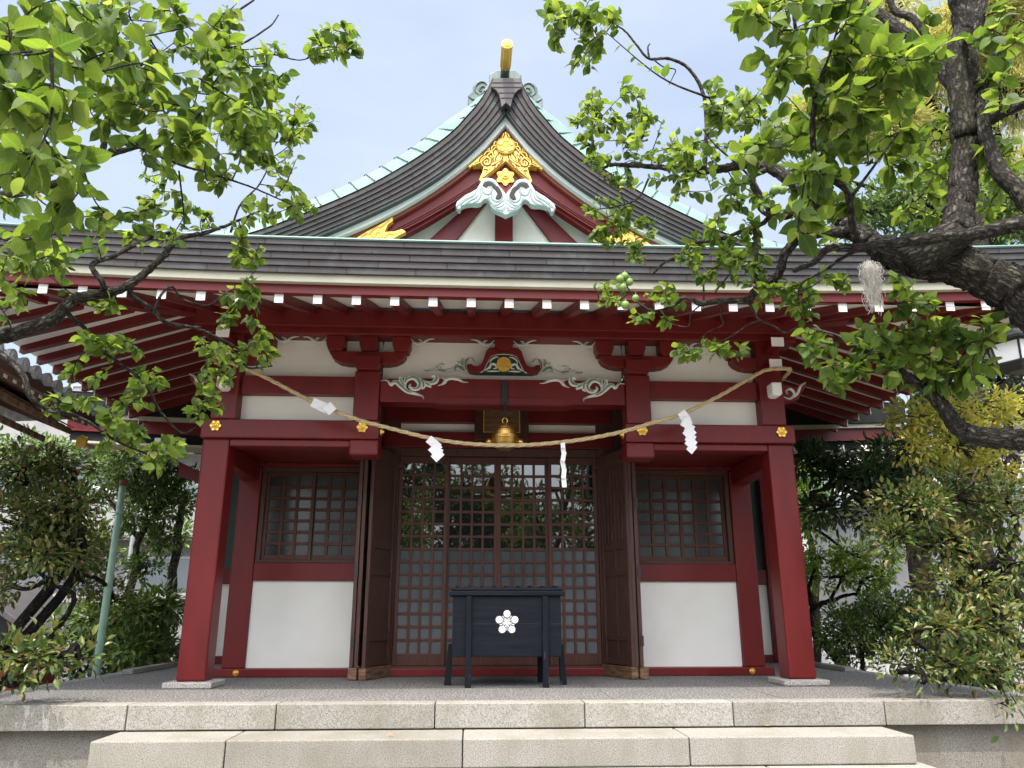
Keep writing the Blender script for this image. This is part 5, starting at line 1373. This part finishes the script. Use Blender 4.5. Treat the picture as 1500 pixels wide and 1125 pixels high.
# ---------------------------------------------------------------- right plum tree
RT = PlumTree('old plum tree with thick bark and green fruit reaching in from the right', (2.7, 2.4, GZ))
R0 = Vector((2.75, 2.35, GZ)); R1 = Vector((2.62, 2.4, .2)); RX = at(1680, 600, 2.5)
RT.limb3([R0, R1, RX], .16, .12, .12, False, 14)
RT.limb([(1680, 600, 2.5), (1590, 520, 2.5), (1500, 437, 2.55), (1422, 396, 2.6), (1374, 385, 2.65), (1329, 378, 2.7), (1287, 362, 2.75)], .10, .055, .10, True, 14)
RT.limb([(1287, 362, 2.75), (1262, 345, 2.8), (1240, 330, 2.85), (1215, 300, 2.9), (1174, 275, 3.0), (1128, 245, 3.1), (1097, 240, 3.2), (1079, 243, 3.25), (1036, 250, 3.4), (980, 246, 3.55), (922, 242, 3.7), (894, 242, 3.8), (877, 250, 3.85)], .045, .006, .10, True, 10)
RT.limb([(1330, 385, 2.6), (1400, 345, 2.55), (1402, 327, 2.6), (1411, 280, 2.62), (1414, 218, 2.62), (1411, 156, 2.62), (1417, 78, 2.62), (1432, -10, 2.62), (1440, -100, 2.6)], .06, .038, .10, True, 14)
RT.limb([(1414, 200, 2.6), (1400, 90, 2.58), (1410, 40, 2.58), (1398, -20, 2.55), (1385, -80, 2.5)], .04, .03, .10, True, 12)
RT.limb([(1530, 330, 2.4), (1500, 288, 2.45), (1464, 249, 2.5), (1442, 187, 2.55), (1442, 124, 2.6), (1467, 62, 2.65)], .040, .016, .1, True, 12)
RT.limb([(1600, 500, 2.5), (1560, 400, 2.42), (1530, 330, 2.4)], .055, .04, .1, True, 12)
RT.limb([(1560, 148, 2.4), (1500, 152, 2.5), (1455, 174, 2.55), (1435, 185, 2.6)], .022, .020)
RT.limb([(1560, 310, 2.35), (1500, 325, 2.35), (1438, 341, 2.38), (1374, 348, 2.4), (1310, 356, 2.45), (1259, 363, 2.5), (1214, 364, 2.6), (1192, 384, 2.7), (1163, 396, 2.8)], .030, .010)
RT.limb([(1411, 140, 2.62), (1370, 90, 2.7), (1321, 47, 2.75), (1287, 22, 2.8), (1262, 8, 2.8), (1200, -20, 2.8)], .034, .022)
RT.limb([(1375, 80, 2.72), (1340, 30, 2.8), (1310, 15, 2.85), (1300, -20, 2.85)], .018, .014)
RT.limb([(1255, 355, 2.55), (1249, 330, 2.4), (1240, 280, 2.3), (1199, 249, 2.25), (1190, 187, 2.2), (1193, 137, 2.15), (1174, 87, 2.1), (1165, 40, 2.1), (1160, -10, 2.1)], .014, .005)
RT.limb([(1193, 134, 2.15), (1205, 105, 2.15), (1215, 81, 2.15), (1230, 31, 2.15)], .006, .003)
RT.limb([(1199, 175, 2.2), (1240, 160, 2.2), (1280, 110, 2.2), (1330, 85, 2.2)], .006, .003)
RT.limb([(1250, 285, 2.35), (1290, 230, 2.4), (1320, 190, 2.45)], .006, .003)
RT.limb([(1128, 245, 3.1), (1100, 265, 3.1), (1128, 305, 3.1), (1120, 325, 3.15), (1096, 335, 3.2), (1053, 351, 3.3), (1021, 356, 3.4), (1000, 372, 3.45), (973, 385, 3.5), (955, 402, 3.55)], .014, .006)
RT.limb([(1140, 318, 3.0), (1200, 310, 2.95), (1262, 345, 2.8)], .016, .025)
RT.limb([(1097, 240, 3.2), (1110, 300, 3.15), (1128, 318, 3.1)], .008, .010)
RT.limb([(1127, 316, 3.1), (1110, 275, 3.1), (1085, 245, 3.1), (1050, 215, 3.1), (1030, 190, 3.1)], .008, .003)
RT.limb([(1032, 250, 3.4), (1035, 190, 3.4), (1030, 137, 3.4), (1008, 100, 3.4), (979, 86, 3.4), (951, 86, 3.4), (934, 68, 3.4), (918, 48, 3.4), (905, 38, 3.4)], .012, .004, .12, False)
RT.limb([(951, 86, 3.4), (949, 70, 3.4), (952, 64, 3.4)], .006, .003, .1, False)
RT.limb([(958, 88, 3.4), (972, 98, 3.4), (989, 102, 3.42), (986, 112, 3.45), (980, 124, 3.45)], .004, .002, .1, False)
RT.limb([(880, 248, 3.85), (872, 220, 3.85), (868, 195, 3.85)], .004, .002)
RT.limb([(950, 262, 3.7), (935, 290, 3.7), (905, 302, 3.75), (880, 306, 3.8)], .006, .003)
RT.limb([(1240, 340, 2.8), (1200, 340, 2.9), (1171, 350, 3.0), (1150, 372, 3.05), (1139, 404, 3.1), (1107, 425, 3.15), (1096, 439, 3.2), (1053, 441, 3.25), (1027, 445, 3.3), (1013, 439, 3.3), (1000, 437, 3.35), (984, 449, 3.4), (955, 455, 3.45), (931, 439, 3.5), (917, 417, 3.5)], .026, .003)
RT.limb([(1096, 441, 3.2), (1104, 456, 3.2), (1112, 468, 3.2), (1136, 479, 3.25), (1149, 487, 3.25), (1170, 478, 3.3), (1190, 468, 3.3)], .006, .0025)
RT.limb([(1112, 470, 3.2), (1096, 476, 3.2), (1080, 487, 3.25), (1050, 505, 3.3)], .005, .0025)
RT.limb([(1057, 442, 3.25), (1056, 462, 3.3), (1058, 476, 3.3), (1035, 488, 3.35), (1016, 510, 3.4)], .004, .002)
RT.limb([(1027, 446, 3.3), (1012, 460, 3.3), (1008, 478, 3.35), (985, 474, 3.4), (972, 462, 3.4)], .004, .002)
RT.limb([(1105, 335, 3.15), (1108, 380, 3.15), (1106, 415, 3.15)], .008, .008)
RT.limb([(1110, 390, 3.15), (1080, 392, 3.2), (1062, 410, 3.25), (1048, 428, 3.3)], .005, .003)
RT.limb([(1031, 445, 3.3), (1032, 410, 3.3), (1045, 392, 3.3)], .005, .002)
RT.limb([(1262, 363, 2.5), (1230, 380, 2.6), (1210, 395, 2.7), (1175, 415, 2.8), (1168, 440, 2.9)], .008, .003)
RT.limb([(1700, 690, 2.5), (1590, 660, 2.6), (1500, 645, 2.7), (1438, 640, 2.75), (1403, 626, 2.8), (1380, 595, 2.8), (1351, 566, 2.8), (1310, 541, 2.85), (1291, 525, 2.85), (1255, 509, 2.9), (1220, 490, 2.95)], .052, .004, .1, True, 12)
RT.limb([(1385, 600, 2.8), (1384, 580, 2.8), (1405, 530, 2.75), (1425, 500, 2.75)], .008, .003)
RT.limb([(1310, 541, 2.85), (1270, 545, 2.85), (1230, 535, 2.9)], .005, .002)
RT.limb3([R1, Vector((2.58, 2.45, .75)), at(1700, 690, 2.5)], .08, .055, .1, False, 12)
for a in [
    (1120, 20, 45, 25, 2.1, .15, 7, 6, .082), (1200, 30, 60, 40, 2.1, .2, 12, 7, .08), (1270, 60, 50, 40, 2.2, .2, 9, 7, .08), (1140, 95, 32, 32, 2.1, .12, 6, 6, .082), (1215, 100, 50, 40, 2.2, .2, 9, 7, .08), (1330, 75, 50, 40, 2.15, .15, 10, 7, .084),
    (1290, 150, 55, 35, 2.3, .2, 12, 7, .078), (1230, 170, 40, 40, 2.2, .2, 9, 7, .076), (1140, 180, 40, 40, 2.6, .25, 12, 7, .07), (1290, 215, 50, 40, 2.4, .2, 10, 7, .074), (1200, 230, 50, 35, 2.3, .2, 9, 7, .074), (1130, 225, 45, 25, 2.5, .2, 8, 7, .07),
    (1240, 290, 40, 20, 2.4, .15, 5, 6, .072), (1175, 325, 25, 20, 2.3, .1, 3, 6, .078), (1090, 170, 40, 40, 3.0, .2, 13, 7, .062), (1060, 150, 35, 35, 3.1, .2, 10, 7, .06), (1020, 210, 45, 30, 3.3, .2, 13, 7, .058), (960, 215, 40, 40, 3.6, .2, 11, 7, .056),
    (900, 150, 45, 30, 3.8, .15, 13, 7, .058), (880, 190, 45, 28, 3.8, .15, 14, 7, .058), (925, 175, 35, 30, 3.75, .15, 10, 7, .057), (880, 235, 30, 12, 3.8, .1, 5, 6, .055), (1000, 265, 50, 25, 3.4, .2, 11, 7, .058), (1080, 275, 45, 25, 3.2, .2, 10, 7, .06),
    (850, 55, 45, 45, 2.75, .15, 15, 7, .055), (870, 20, 40, 20, 2.75, .15, 8, 7, .055), (820, 20, 26, 20, 2.75, .1, 6, 6, .055), (905, 270, 28, 20, 3.75, .1, 7, 6, .052), (890, 305, 32, 16, 3.8, .1, 8, 6, .052), (905, 345, 42, 22, 3.8, .12, 14, 7, .052), (935, 365, 20, 16, 3.75, .1, 5, 6, .05), (950, 320, 20, 14, 3.7, .1, 4, 6, .05),
    (1060, 320, 40, 20, 3.2, .15, 9, 6, .056), (1040, 370, 45, 22, 3.3, .15, 12, 7, .054), (1090, 360, 40, 25, 3.2, .15, 12, 7, .056), (1150, 300, 35, 25, 3.0, .15, 8, 6, .06), (1030, 405, 22, 14, 3.3, .1, 5, 6, .052), (1090, 400, 28, 18, 3.2, .1, 6, 6, .054), (1200, 345, 30, 14, 3.0, .12, 5, 6, .058),
    (890, 430, 22, 15, 3.5, .08, 7, 6, .05), (972, 430, 24, 12, 3.45, .08, 7, 6, .05), (950, 468, 26, 10, 3.45, .08, 6, 6, .05), (1130, 425, 30, 12, 3.15, .1, 8, 7, .054), (1172, 432, 26, 18, 3.1, .1, 9, 7, .054), (1180, 458, 14, 8, 3.2, .05, 3, 6, .05), (1012, 515, 22, 10, 3.4, .08, 5, 6, .052), (1045, 508, 22, 12, 3.35, .08, 6, 6, .052), (1075, 515, 12, 14, 3.3, .06, 3, 6, .052), (1230, 410, 22, 12, 2.9, .08, 5, 6, .05),
    (1190, 500, 22, 22, 2.95, .1, 6, 6, .062), (1230, 530, 40, 22, 2.9, .12, 10, 7, .064), (1290, 490, 45, 22, 2.85, .15, 12, 7, .064), (1340, 450, 30, 30, 2.85, .12, 10, 6, .062), (1370, 500, 45, 30, 2.8, .12, 14, 7, .066), (1330, 540, 45, 18, 2.8, .12, 9, 7, .066), (1430, 480, 25, 22, 2.7, .1, 8, 6, .068), (1430, 540, 25, 18, 2.7, .1, 6, 6, .068), (1390, 555, 30, 14, 2.75, .1, 6, 6, .064), (1290, 530, 30, 20, 2.85, .1, 6, 6, .064), (1230, 560, 18, 10, 2.9, .06, 3, 6, .062), (1320, 410, 18, 14, 2.9, .08, 4, 6, .058),
    (1470, 40, 40, 30, 2.6, .2, 6, 6, .074), (1475, 110, 35, 30, 2.5, .2, 6, 6, .074), (1470, 215, 35, 30, 2.7, .2, 7, 6, .07), (1480, 260, 30, 25, 2.8, .2, 5, 6, .068), (1365, 200, 40, 40, 2.9, .2, 9, 7, .066), (1350, 270, 50, 30, 3.0, .2, 10, 7, .062), (1340, 320, 45, 20, 3.1, .2, 7, 6, .06), (1440, 310, 40, 15, 3.0, .2, 5, 6, .06), (1390, 30, 30, 25, 2.9, .2, 4, 6, .066)]:
    RT.cluster(*a)
for f in [(908, 409, 3.48), (915, 405, 3.5), (912, 421, 3.49), (922, 413, 3.5), (931, 437, 3.46), (916, 447, 3.44), (1071, 172, 2.95), (1087, 165, 2.95), (1082, 182, 3.0), (1023, 194, 3.2), (905, 230, 3.7), (1135, 278, 2.95), (1146, 278, 2.95), (1170, 250, 2.6), (1215, 215, 2.3), (912, 268, 3.7)]:
    RT.fruit(*f)
RT.finish()
# pale beard of fibre hanging from the limb, and the wire on the low limb
b = MB(); c = at(1273, 392, 2.68)
for k in range(150):
    p = c+Vector((rg.uniform(-.03, .03), rg.uniform(-.02, .02), rg.uniform(-.01, .025))); ln = rg.uniform(.05, .19); q = [p]
    for j in range(1, 7): q.append(p+Vector((rg.uniform(-.016, .016), rg.uniform(-.012, .012), -ln*j/6)))
    b.tube(bez(q, 3), .0009, 3, cap=False)
tag(b.build('lichen_beard', M['lichen'], None), 'pale stringy tuft of fibre hanging under the thick right limb', 'lichen')
b = MB(); c = at(1497, 643, 2.70)
for o in (0, .008): b.tube([c+Vector((o+.01*math.sin(a), .058*math.cos(a), .058*math.sin(a))) for a in [2*math.pi*k/20 for k in range(21)]], .0022, 6, cap=False)
tag(b.build('wire_loop', M['wire'], None, smooth=True), 'white wire looped twice round the low right limb', 'wire')

# ---------------------------------------------------------------- background and shrub builder
def plant(name, label, cat, base, stems, clumps, mat, L, bark='bark_dark', wl=.5, group=None, up=.1, kind=None, thing_=None, fill=.55, spread=.3, twigs=True, dens=1.6):
    """clumps: (x, y, z, rx, ry, rz, leaves); leaves gather in tufts through each clump's volume"""
    t = thing(name, label, cat, base, group)
    b = MB(); b.uvt = True
    for pts, r0, r1 in stems:
        P = bez([Vector(p) for p in pts], 6); n = len(P); P = [q+rvec()*r0*.25 if 0 < i < n-1 else q for i, q in enumerate(P)]
        b.tube(P, [(r0+(r1-r0)*i/(n-1))*rg.uniform(.92, 1.1) for i in range(n)], 8, jit=.06)
    lf = MB()
    for (x, y, z, rx, ry, rz, n) in clumps:
        n = int(n*dens); c = Vector((x, y, z)); nt = max(4, n//26)
        near = min((Vector(p) for s in stems for p in s[0]), key=lambda q: (q-c).length)
        if twigs and (near-c).length > .05: b.tube(bez([near, near.lerp(c, .5)+rvec()*.1, c], 4), [.03*L/.08, .02*L/.08] + [.012*L/.08]*7 if False else [.025*L/.08]*9, 5)
        for _ in range(nt):
            v = rvec(); rad = fill+(1-fill)*rg.random()**.6
            tc_ = c+Vector((v.x*rx*rad, v.y*ry*rad, v.z*rz*rad))
            if twigs and rg.random() < .6:
                m_ = c.lerp(tc_, .55)+rvec()*.05; b.tube([c, m_, tc_], [.012*L/.08, .008*L/.08, .004*L/.08], 4, cap=False)
            for k in range(max(3, n//nt)):
                o = rvec()*L*rg.uniform(.2, 1.0)/spread*.45
                d = (o.normalized()+v*.5+Vector((0, 0, up))+rvec()*.4)
                nn = Vector((0, 0, 1))+rvec()*.7
                LL = L*rg.uniform(.75, 1.35)
                small_leaf(lf, tc_+o, d, nn, LL, LL*wl)
    if b.v: b.build('trunk', M[bark], t, smooth=True)
    lf.build('crown', mat, t)
    return t
def C(px, py, Y, rx, ry, rdep, n):
    """clump centred on a surveyed direction; radii in photo pixels"""
    p = at(px, py, Y); k = (p-Vector((CX, 0, CZ))).dot(_fw)/FPX
    return (p.x, p.y, p.z, rx*k, rdep, ry*k, n)
def W3(*a): return tuple(at(*a))

# left side
gp_ = W3(60, 990, 8.6)
plant('glossy_shrub', 'bronze tinged glossy shrub filling the left edge below the tiled eave', 'shrub', (-5.9, 8.6, GZ),
      [([(-5.9, 8.6, GZ), W3(95, 830, 8.5), W3(60, 760, 8.4), W3(20, 720, 8.4)], .07, .03), ([(-5.8, 8.6, GZ), W3(110, 840, 8.6), W3(90, 740, 8.6), W3(110, 690, 8.7)], .06, .02), ([W3(95, 830, 8.5), W3(40, 780, 8.3), W3(0, 760, 8.2)], .04, .02), ([(-5.7, 8.6, GZ), W3(100, 900, 8.4), W3(70, 850, 8.3)], .04, .02)],
      [C(30, 690, 8.4, 60, 35, .5, 500), C(95, 680, 8.8, 45, 35, .4, 260), C(88, 745, 8.4, 48, 35, .5, 560), C(40, 760, 8.3, 55, 40, .5, 600), C(60, 815, 8.2, 60, 30, .5, 520), C(125, 800, 10.7, 40, 35, .4, 420), C(120, 850, 10.7, 40, 30, .4, 300), C(100, 800, 8.6, 35, 30, .4, 260), C(20, 860, 8.4, 30, 20, .4, 160), C(170, 880, 10.8, 35, 30, .4, 280)],
      M['photinia'], .070, spread=.20, dens=1.55)
plant('low_shrub', 'low young shrub with green and bronze leaves at the lower left corner', 'shrub', (-4.9, 6.9, GZ),
      [([(-4.9, 7.0, GZ), W3(-20, 980, 6.9), W3(30, 950, 6.8)], .03, .012), ([(-4.9, 7.0, GZ), W3(10, 990, 6.8), W3(100, 960, 6.9)], .025, .01)],
      [C(20, 965, 6.8, 42, 24, .3, 100), C(75, 955, 6.9, 40, 16, .3, 75), C(115, 965, 7.0, 24, 9, .2, 30), C(10, 1000, 6.7, 22, 10, .2, 26)],
      M['photinia'], .085, spread=.22)
plant('evergreen_tree', 'small leaved evergreen tree with bare forked trunk behind the green pole', 'tree', (-5.9, 13, GZ),
      [([(-6.2, 13, GZ), W3(195, 850, 13), W3(200, 800, 13), W3(235, 740, 13), W3(270, 700, 13)], .08, .02), ([W3(200, 800, 13), W3(215, 760, 13), W3(200, 700, 13)], .05, .02), ([(-5.2, 13.4, GZ), W3(245, 900, 13.4), W3(262, 780, 13.4), W3(272, 720, 13.4)], .10, .05), ([W3(205, 790, 13), W3(165, 740, 13), W3(140, 690, 13)], .04, .015)],
      [C(225, 720, 13, 40, 20, .5, 700), C(262, 735, 13.3, 30, 20, .4, 400), C(210, 760, 12.8, 35, 18, .5, 500), C(180, 710, 13, 30, 16, .5, 320), C(140, 680, 13.2, 40, 18, .5, 340), C(250, 690, 13.2, 35, 16, .5, 420), C(210, 680, 13, 40, 12, .5, 300), C(245, 790, 13.2, 28, 14, .4, 300), C(60, 660, 14, 60, 16, .6, 300), C(215, 830, 13, 26, 16, .4, 260)],
      M['evergreen'], .075, bark='bark_pale', spread=.26)
plant('broadleaf_shrub', 'dark broad leaved shrub low between the pole and the red pillar', 'shrub', (-5.6, 11.8, GZ),
      [([(-5.6, 11.9, GZ), W3(200, 930, 11.9), W3(210, 890, 11.9)], .05, .02), ([(-5.4, 11.9, GZ), W3(230, 940, 11.9), W3(235, 900, 11.9)], .04, .02)],
      [C(205, 900, 11.9, 40, 26, .5, 360), C(235, 890, 12, 26, 28, .4, 260), C(200, 945, 11.8, 38, 22, .5, 340), C(232, 955, 11.9, 24, 20, .4, 220), C(110, 930, 12.6, 50, 26, .5, 340), C(150, 905, 12, 30, 26, .4, 240)],
      M['evergreen'], .13, wl=.36, spread=.3)
plant('hedge', 'dark mass of undergrowth along the left boundary', 'hedge', (-8, 15.5, GZ), [([(-8, 15.5, GZ), (-8, 15.5, .3)], .06, .03)],
      [(-8.5, 15.5, -.1, 2.2, .6, .8, 1500), (-6.4, 15.6, -.1, 1.2, .6, .9, 1000), (-11, 15.5, 0, 2, .6, .9, 900)], M['darkleaf'], .12, spread=.25, fill=.2)

plant('background_tree', 'loose light green tree far behind the pavilion eave on the left', 'tree', (-9, 17, GZ),
      [([(-9.5, 17, GZ), W3(90, 800, 17), W3(80, 700, 17), W3(60, 650, 17)], .12, .03), ([W3(85, 760, 17), W3(150, 720, 17), W3(190, 680, 17)], .05, .02)],
      [C(30, 660, 17, 60, 30, .8, 420), C(110, 665, 17, 60, 24, .8, 420), C(190, 670, 17, 50, 24, .7, 300), C(60, 720, 17, 60, 30, .8, 360), C(150, 730, 17, 50, 30, .7, 320), C(240, 720, 17, 40, 30, .6, 300), C(230, 790, 16.5, 50, 30, .6, 320), C(150, 800, 16.5, 50, 30, .6, 300), C(50, 800, 16.5, 60, 30, .6, 300)],
      M['evergreen'], .13, bark='bark_pale', wl=.42, spread=.28, dens=1.3)
# right side
plant('yellow_shrub', 'yellow and orange tipped shrub glowing below the right limb', 'shrub', (5.9, 8.4, GZ),
      [([(6.0, 8.6, GZ), W3(1470, 800, 8.4), W3(1440, 700, 8.3), W3(1400, 640, 8.2)], .07, .02), ([W3(1460, 760, 8.4), W3(1490, 680, 8.2), W3(1480, 620, 8.2)], .05, .02), ([W3(1440, 700, 8.3), W3(1370, 680, 8.2), W3(1310, 640, 8.1)], .02, .008)],
      [C(1350, 610, 8.2, 45, 26, .4, 420), C(1420, 600, 8.2, 50, 26, .5, 520), C(1480, 610, 8.3, 40, 35, .5, 480), C(1400, 655, 8.2, 55, 26, .5, 460), C(1470, 680, 8.2, 45, 25, .5, 380), C(1330, 655, 8.1, 24, 18, .3, 130)],
      M['yellowleaf'], .07, bark='bark_pale', spread=.24, dens=1.3)
plant('glossy_shrub', 'glossy green and bronze shrub leaning over the right end of the platform', 'shrub', (5.5, 7.6, GZ),
      [([(5.6, 7.7, GZ), W3(1480, 930, 7.6), W3(1440, 850, 7.5), W3(1390, 780, 7.5), W3(1320, 750, 7.5)], .06, .015), ([W3(1440, 850, 7.5), W3(1490, 780, 7.5), W3(1470, 720, 7.5)], .04, .015), ([W3(1475, 930, 7.6), W3(1400, 910, 7.3), W3(1340, 940, 7.1), W3(1310, 985, 7.0)], .02, .005), ([W3(1480, 940, 7.5), W3(1460, 980, 7.0), W3(1478, 1030, 6.6)], .015, .004)],
      [C(1330, 745, 7.5, 60, 30, .4, 520), C(1400, 730, 7.6, 55, 35, .5, 560), C(1470, 750, 7.6, 50, 40, .5, 560), C(1310, 790, 7.4, 38, 20, .3, 260), C(1390, 800, 7.5, 50, 26, .4, 340), C(1470, 830, 7.4, 45, 35, .4, 420), C(1400, 860, 7.3, 50, 24, .4, 330), C(1440, 910, 7.3, 55, 28, .4, 420), C(1370, 920, 7.1, 45, 22, .3, 270), C(1330, 975, 7.0, 32, 18, .25, 120), C(1400, 975, 7.0, 45, 16, .25, 170), C(1470, 985, 7.0, 35, 22, .3, 180), C(1478, 1035, 6.6, 9, 26, .08, 26), C(1355, 1000, 6.9, 14, 10, .1, 16)],
      M['photinia'], .068, spread=.19, dens=1.3)
tb = at(1425, 900, 11)
plant('dark_evergreen', 'tall dark evergreen with a thick black trunk behind the right shrubs', 'tree', (tb.x, 11, GZ),
      [([(tb.x, 11, GZ), W3(1425, 900, 11), W3(1418, 780, 11), W3(1425, 650, 11), W3(1420, 560, 11.2), W3(1440, 300, 12)], .33, .14), ([W3(1420, 720, 11), W3(1360, 690, 10.6), W3(1260, 700, 10.2), W3(1190, 720, 10)], .09, .02), ([W3(1422, 640, 11), W3(1480, 560, 11), W3(1560, 500, 11)], .1, .04)],
      [C(1200, 680, 10.3, 42, 20, .5, 420), C(1250, 705, 10.3, 50, 24, .6, 650), C(1310, 670, 10.6, 50, 30, .7, 700), C(1340, 720, 10.6, 60, 35, .7, 800), C(1400, 640, 11.5, 70, 50, .8, 900), C(1290, 750, 10.3, 40, 26, .5, 420), C(1215, 745, 10.1, 36, 16, .4, 260), C(1460, 560, 11.5, 70, 50, .8, 900), C(1400, 570, 12, 60, 40, .8, 700), C(1520, 640, 11.5, 60, 60, .8, 500), C(1370, 790, 10.8, 40, 30, .5, 400), C(1480, 830, 11, 50, 60, .6, 500)],
      M['darkleaf'], .13, wl=.36, spread=.3, dens=1.15)
plant('young_plum', 'small spreading young tree with fresh leaves behind the right pillar', 'tree', (6.0, 13, GZ),
      [([(6.3, 13, GZ), W3(1195, 930, 13), W3(1190, 895, 13), W3(1215, 880, 13), W3(1250, 870, 13)], .09, .02), ([W3(1192, 895, 13), W3(1185, 860, 13), W3(1200, 820, 13)], .05, .015), ([W3(1215, 880, 13), W3(1235, 840, 13), W3(1230, 800, 13)], .03, .01)],
      [C(1200, 815, 13, 40, 20, .5, 330), C(1245, 810, 13, 34, 18, .5, 280), C(1215, 845, 13, 40, 16, .5, 260), C(1262, 850, 13, 30, 20, .5, 260), C(1190, 775, 13.2, 26, 18, .4, 200), C(1290, 830, 13, 30, 30, .5, 300)],
      M['springleaf'], .085, spread=.26)
plant('spring_tree', 'bright green leafed tree top beside the right pillar under the eave', 'tree', (6.2, 16, GZ),
      [([(6.4, 16, GZ), W3(1195, 850, 16), W3(1180, 750, 16), W3(1175, 690, 16)], .09, .03)],
      [C(1172, 690, 16, 22, 22, .5, 420), C(1185, 730, 16, 26, 24, .5, 420), C(1165, 760, 16, 20, 26, .4, 260)], M['springleaf'], .11, spread=.26)
hb = at(1260, 940, 11)
plant('hedge', 'clipped dark green hedge at the right edge of the deck', 'hedge', (hb.x, 11, GZ), [([(hb.x, 11, GZ), (hb.x, 11, .3)], .05, .03), ([(hb.x+1, 11, GZ), (hb.x+1, 11, .3)], .05, .03)],
      [C(1240, 930, 11.2, 40, 45, .5, 1500), C(1290, 915, 11, 45, 50, .6, 1700), C(1350, 930, 10.6, 50, 60, .6, 1500), C(1420, 930, 10.4, 50, 60, .6, 1200), C(1490, 940, 10.4, 50, 60, .6, 1000)],
      M['evergreen'], .06, spread=.24, fill=.45)
plant('golden_conifer', 'tall golden green conifer rising behind the roof at the upper right', 'tree', (8.5, 14, GZ),
      [([(8.5, 15, GZ), (8.5, 15, 4), W3(1440, 40, 15), W3(1445, -60, 15)], .25, .05), ([W3(1440, 140, 15), W3(1330, 110, 14.5), W3(1230, 130, 14.5)], .06, .02)],
      [C(1455, 20, 14, 60, 50, .9, 1900), C(1400, 70, 14.5, 60, 45, .9, 1500), C(1330, 90, 14.5, 55, 45, .8, 1300), C(1250, 120, 14.5, 45, 45, .8, 1100), C(1210, 170, 14.5, 40, 40, .7, 900), C(1290, 180, 14.5, 60, 40, .8, 1200), C(1480, 130, 14.5, 50, 60, .9, 1200), C(1380, 180, 14.8, 60, 50, .9, 1100), C(1300, 20, 14.5, 50, 30, .8, 700), C(1480, 260, 14.5, 60, 50, .9, 800), C(1400, 290, 15, 70, 50, .9, 900)],
      M['goldleaf'], .20, wl=.16, up=.35, spread=.34, dens=2.6)
plant('background_tree', 'dense green tree behind the right end of the shrine roof', 'tree', (9.6, 13, GZ),
      [([(9.6, 13, GZ), (9.5, 13, 2), W3(1440, 330, 13)], .2, .06)],
      [C(1480, 330, 13, 60, 30, .8, 900), C(1420, 310, 13.2, 60, 35, .8, 900), C(1330, 300, 13.4, 60, 40, .8, 800), C(1260, 310, 13.4, 50, 30, .7, 500), C(1500, 480, 12.5, 50, 60, .7, 600), C(1180, 250, 14, 30, 30, .6, 260)],
      M['evergreen'], .14, wl=.36, spread=.3)
# trees on the approach behind the viewer, mirrored in the door glass
for (x, y, h, lab) in ((-4.5, -10, 8.5, 'broad evergreen on the approach facing the left half of the doors'), (.8, -12, 6.2, 'lower rounded evergreen on the approach facing the middle of the doors'), (6, -10, 9.5, 'tallest evergreen on the approach facing the right half of the doors')):
    plant('approach_tree', lab, 'tree', (x, y, GZ), [([(x, y, GZ), (x+.1, y, 1.5), (x, y, h*.7)], .22, .08)],
          [(x+rg.uniform(-1.8, 1.8), y+rg.uniform(-1, 1), h*f, 2.0, 1.5, 1.2, 700) for f in (.28, .4, .5, .6, .7, .8, .9, .45, .62, .35)], M['evergreen'], .26, wl=.45, spread=.3, group='trees on the approach behind the viewer')
# fallen leaves
def fallen(label, px, py, z, L, mat):
    y = 6.6; d = at(px, py, 1)-Vector((CX, 0, CZ)); t = (z-CZ)/d.z; p = Vector((CX, 0, CZ))+d*t
    b = MB(); add_leaf(b, p+Vector((-L/2, 0, .012)), Vector((1, .25, .15)), Vector((0, -.3, 1)), L, L*.5, .35, .35)
    tag(b.build('fallen_leaf', mat, None, smooth=True), label, 'leaf')
fallen('curled brown dead leaf lying on the right part of the upper step', 1193, 1063, -.19, .085, M['deadleaf'])
fallen('small yellow fallen leaf lying on the upper step', 1127, 1065, -.19, .05, M['yellowdead'])
fallen('tiny dry brown leaf lying on the upper step left of centre', 573, 1079, -.19, .055, M['deadleaf'])
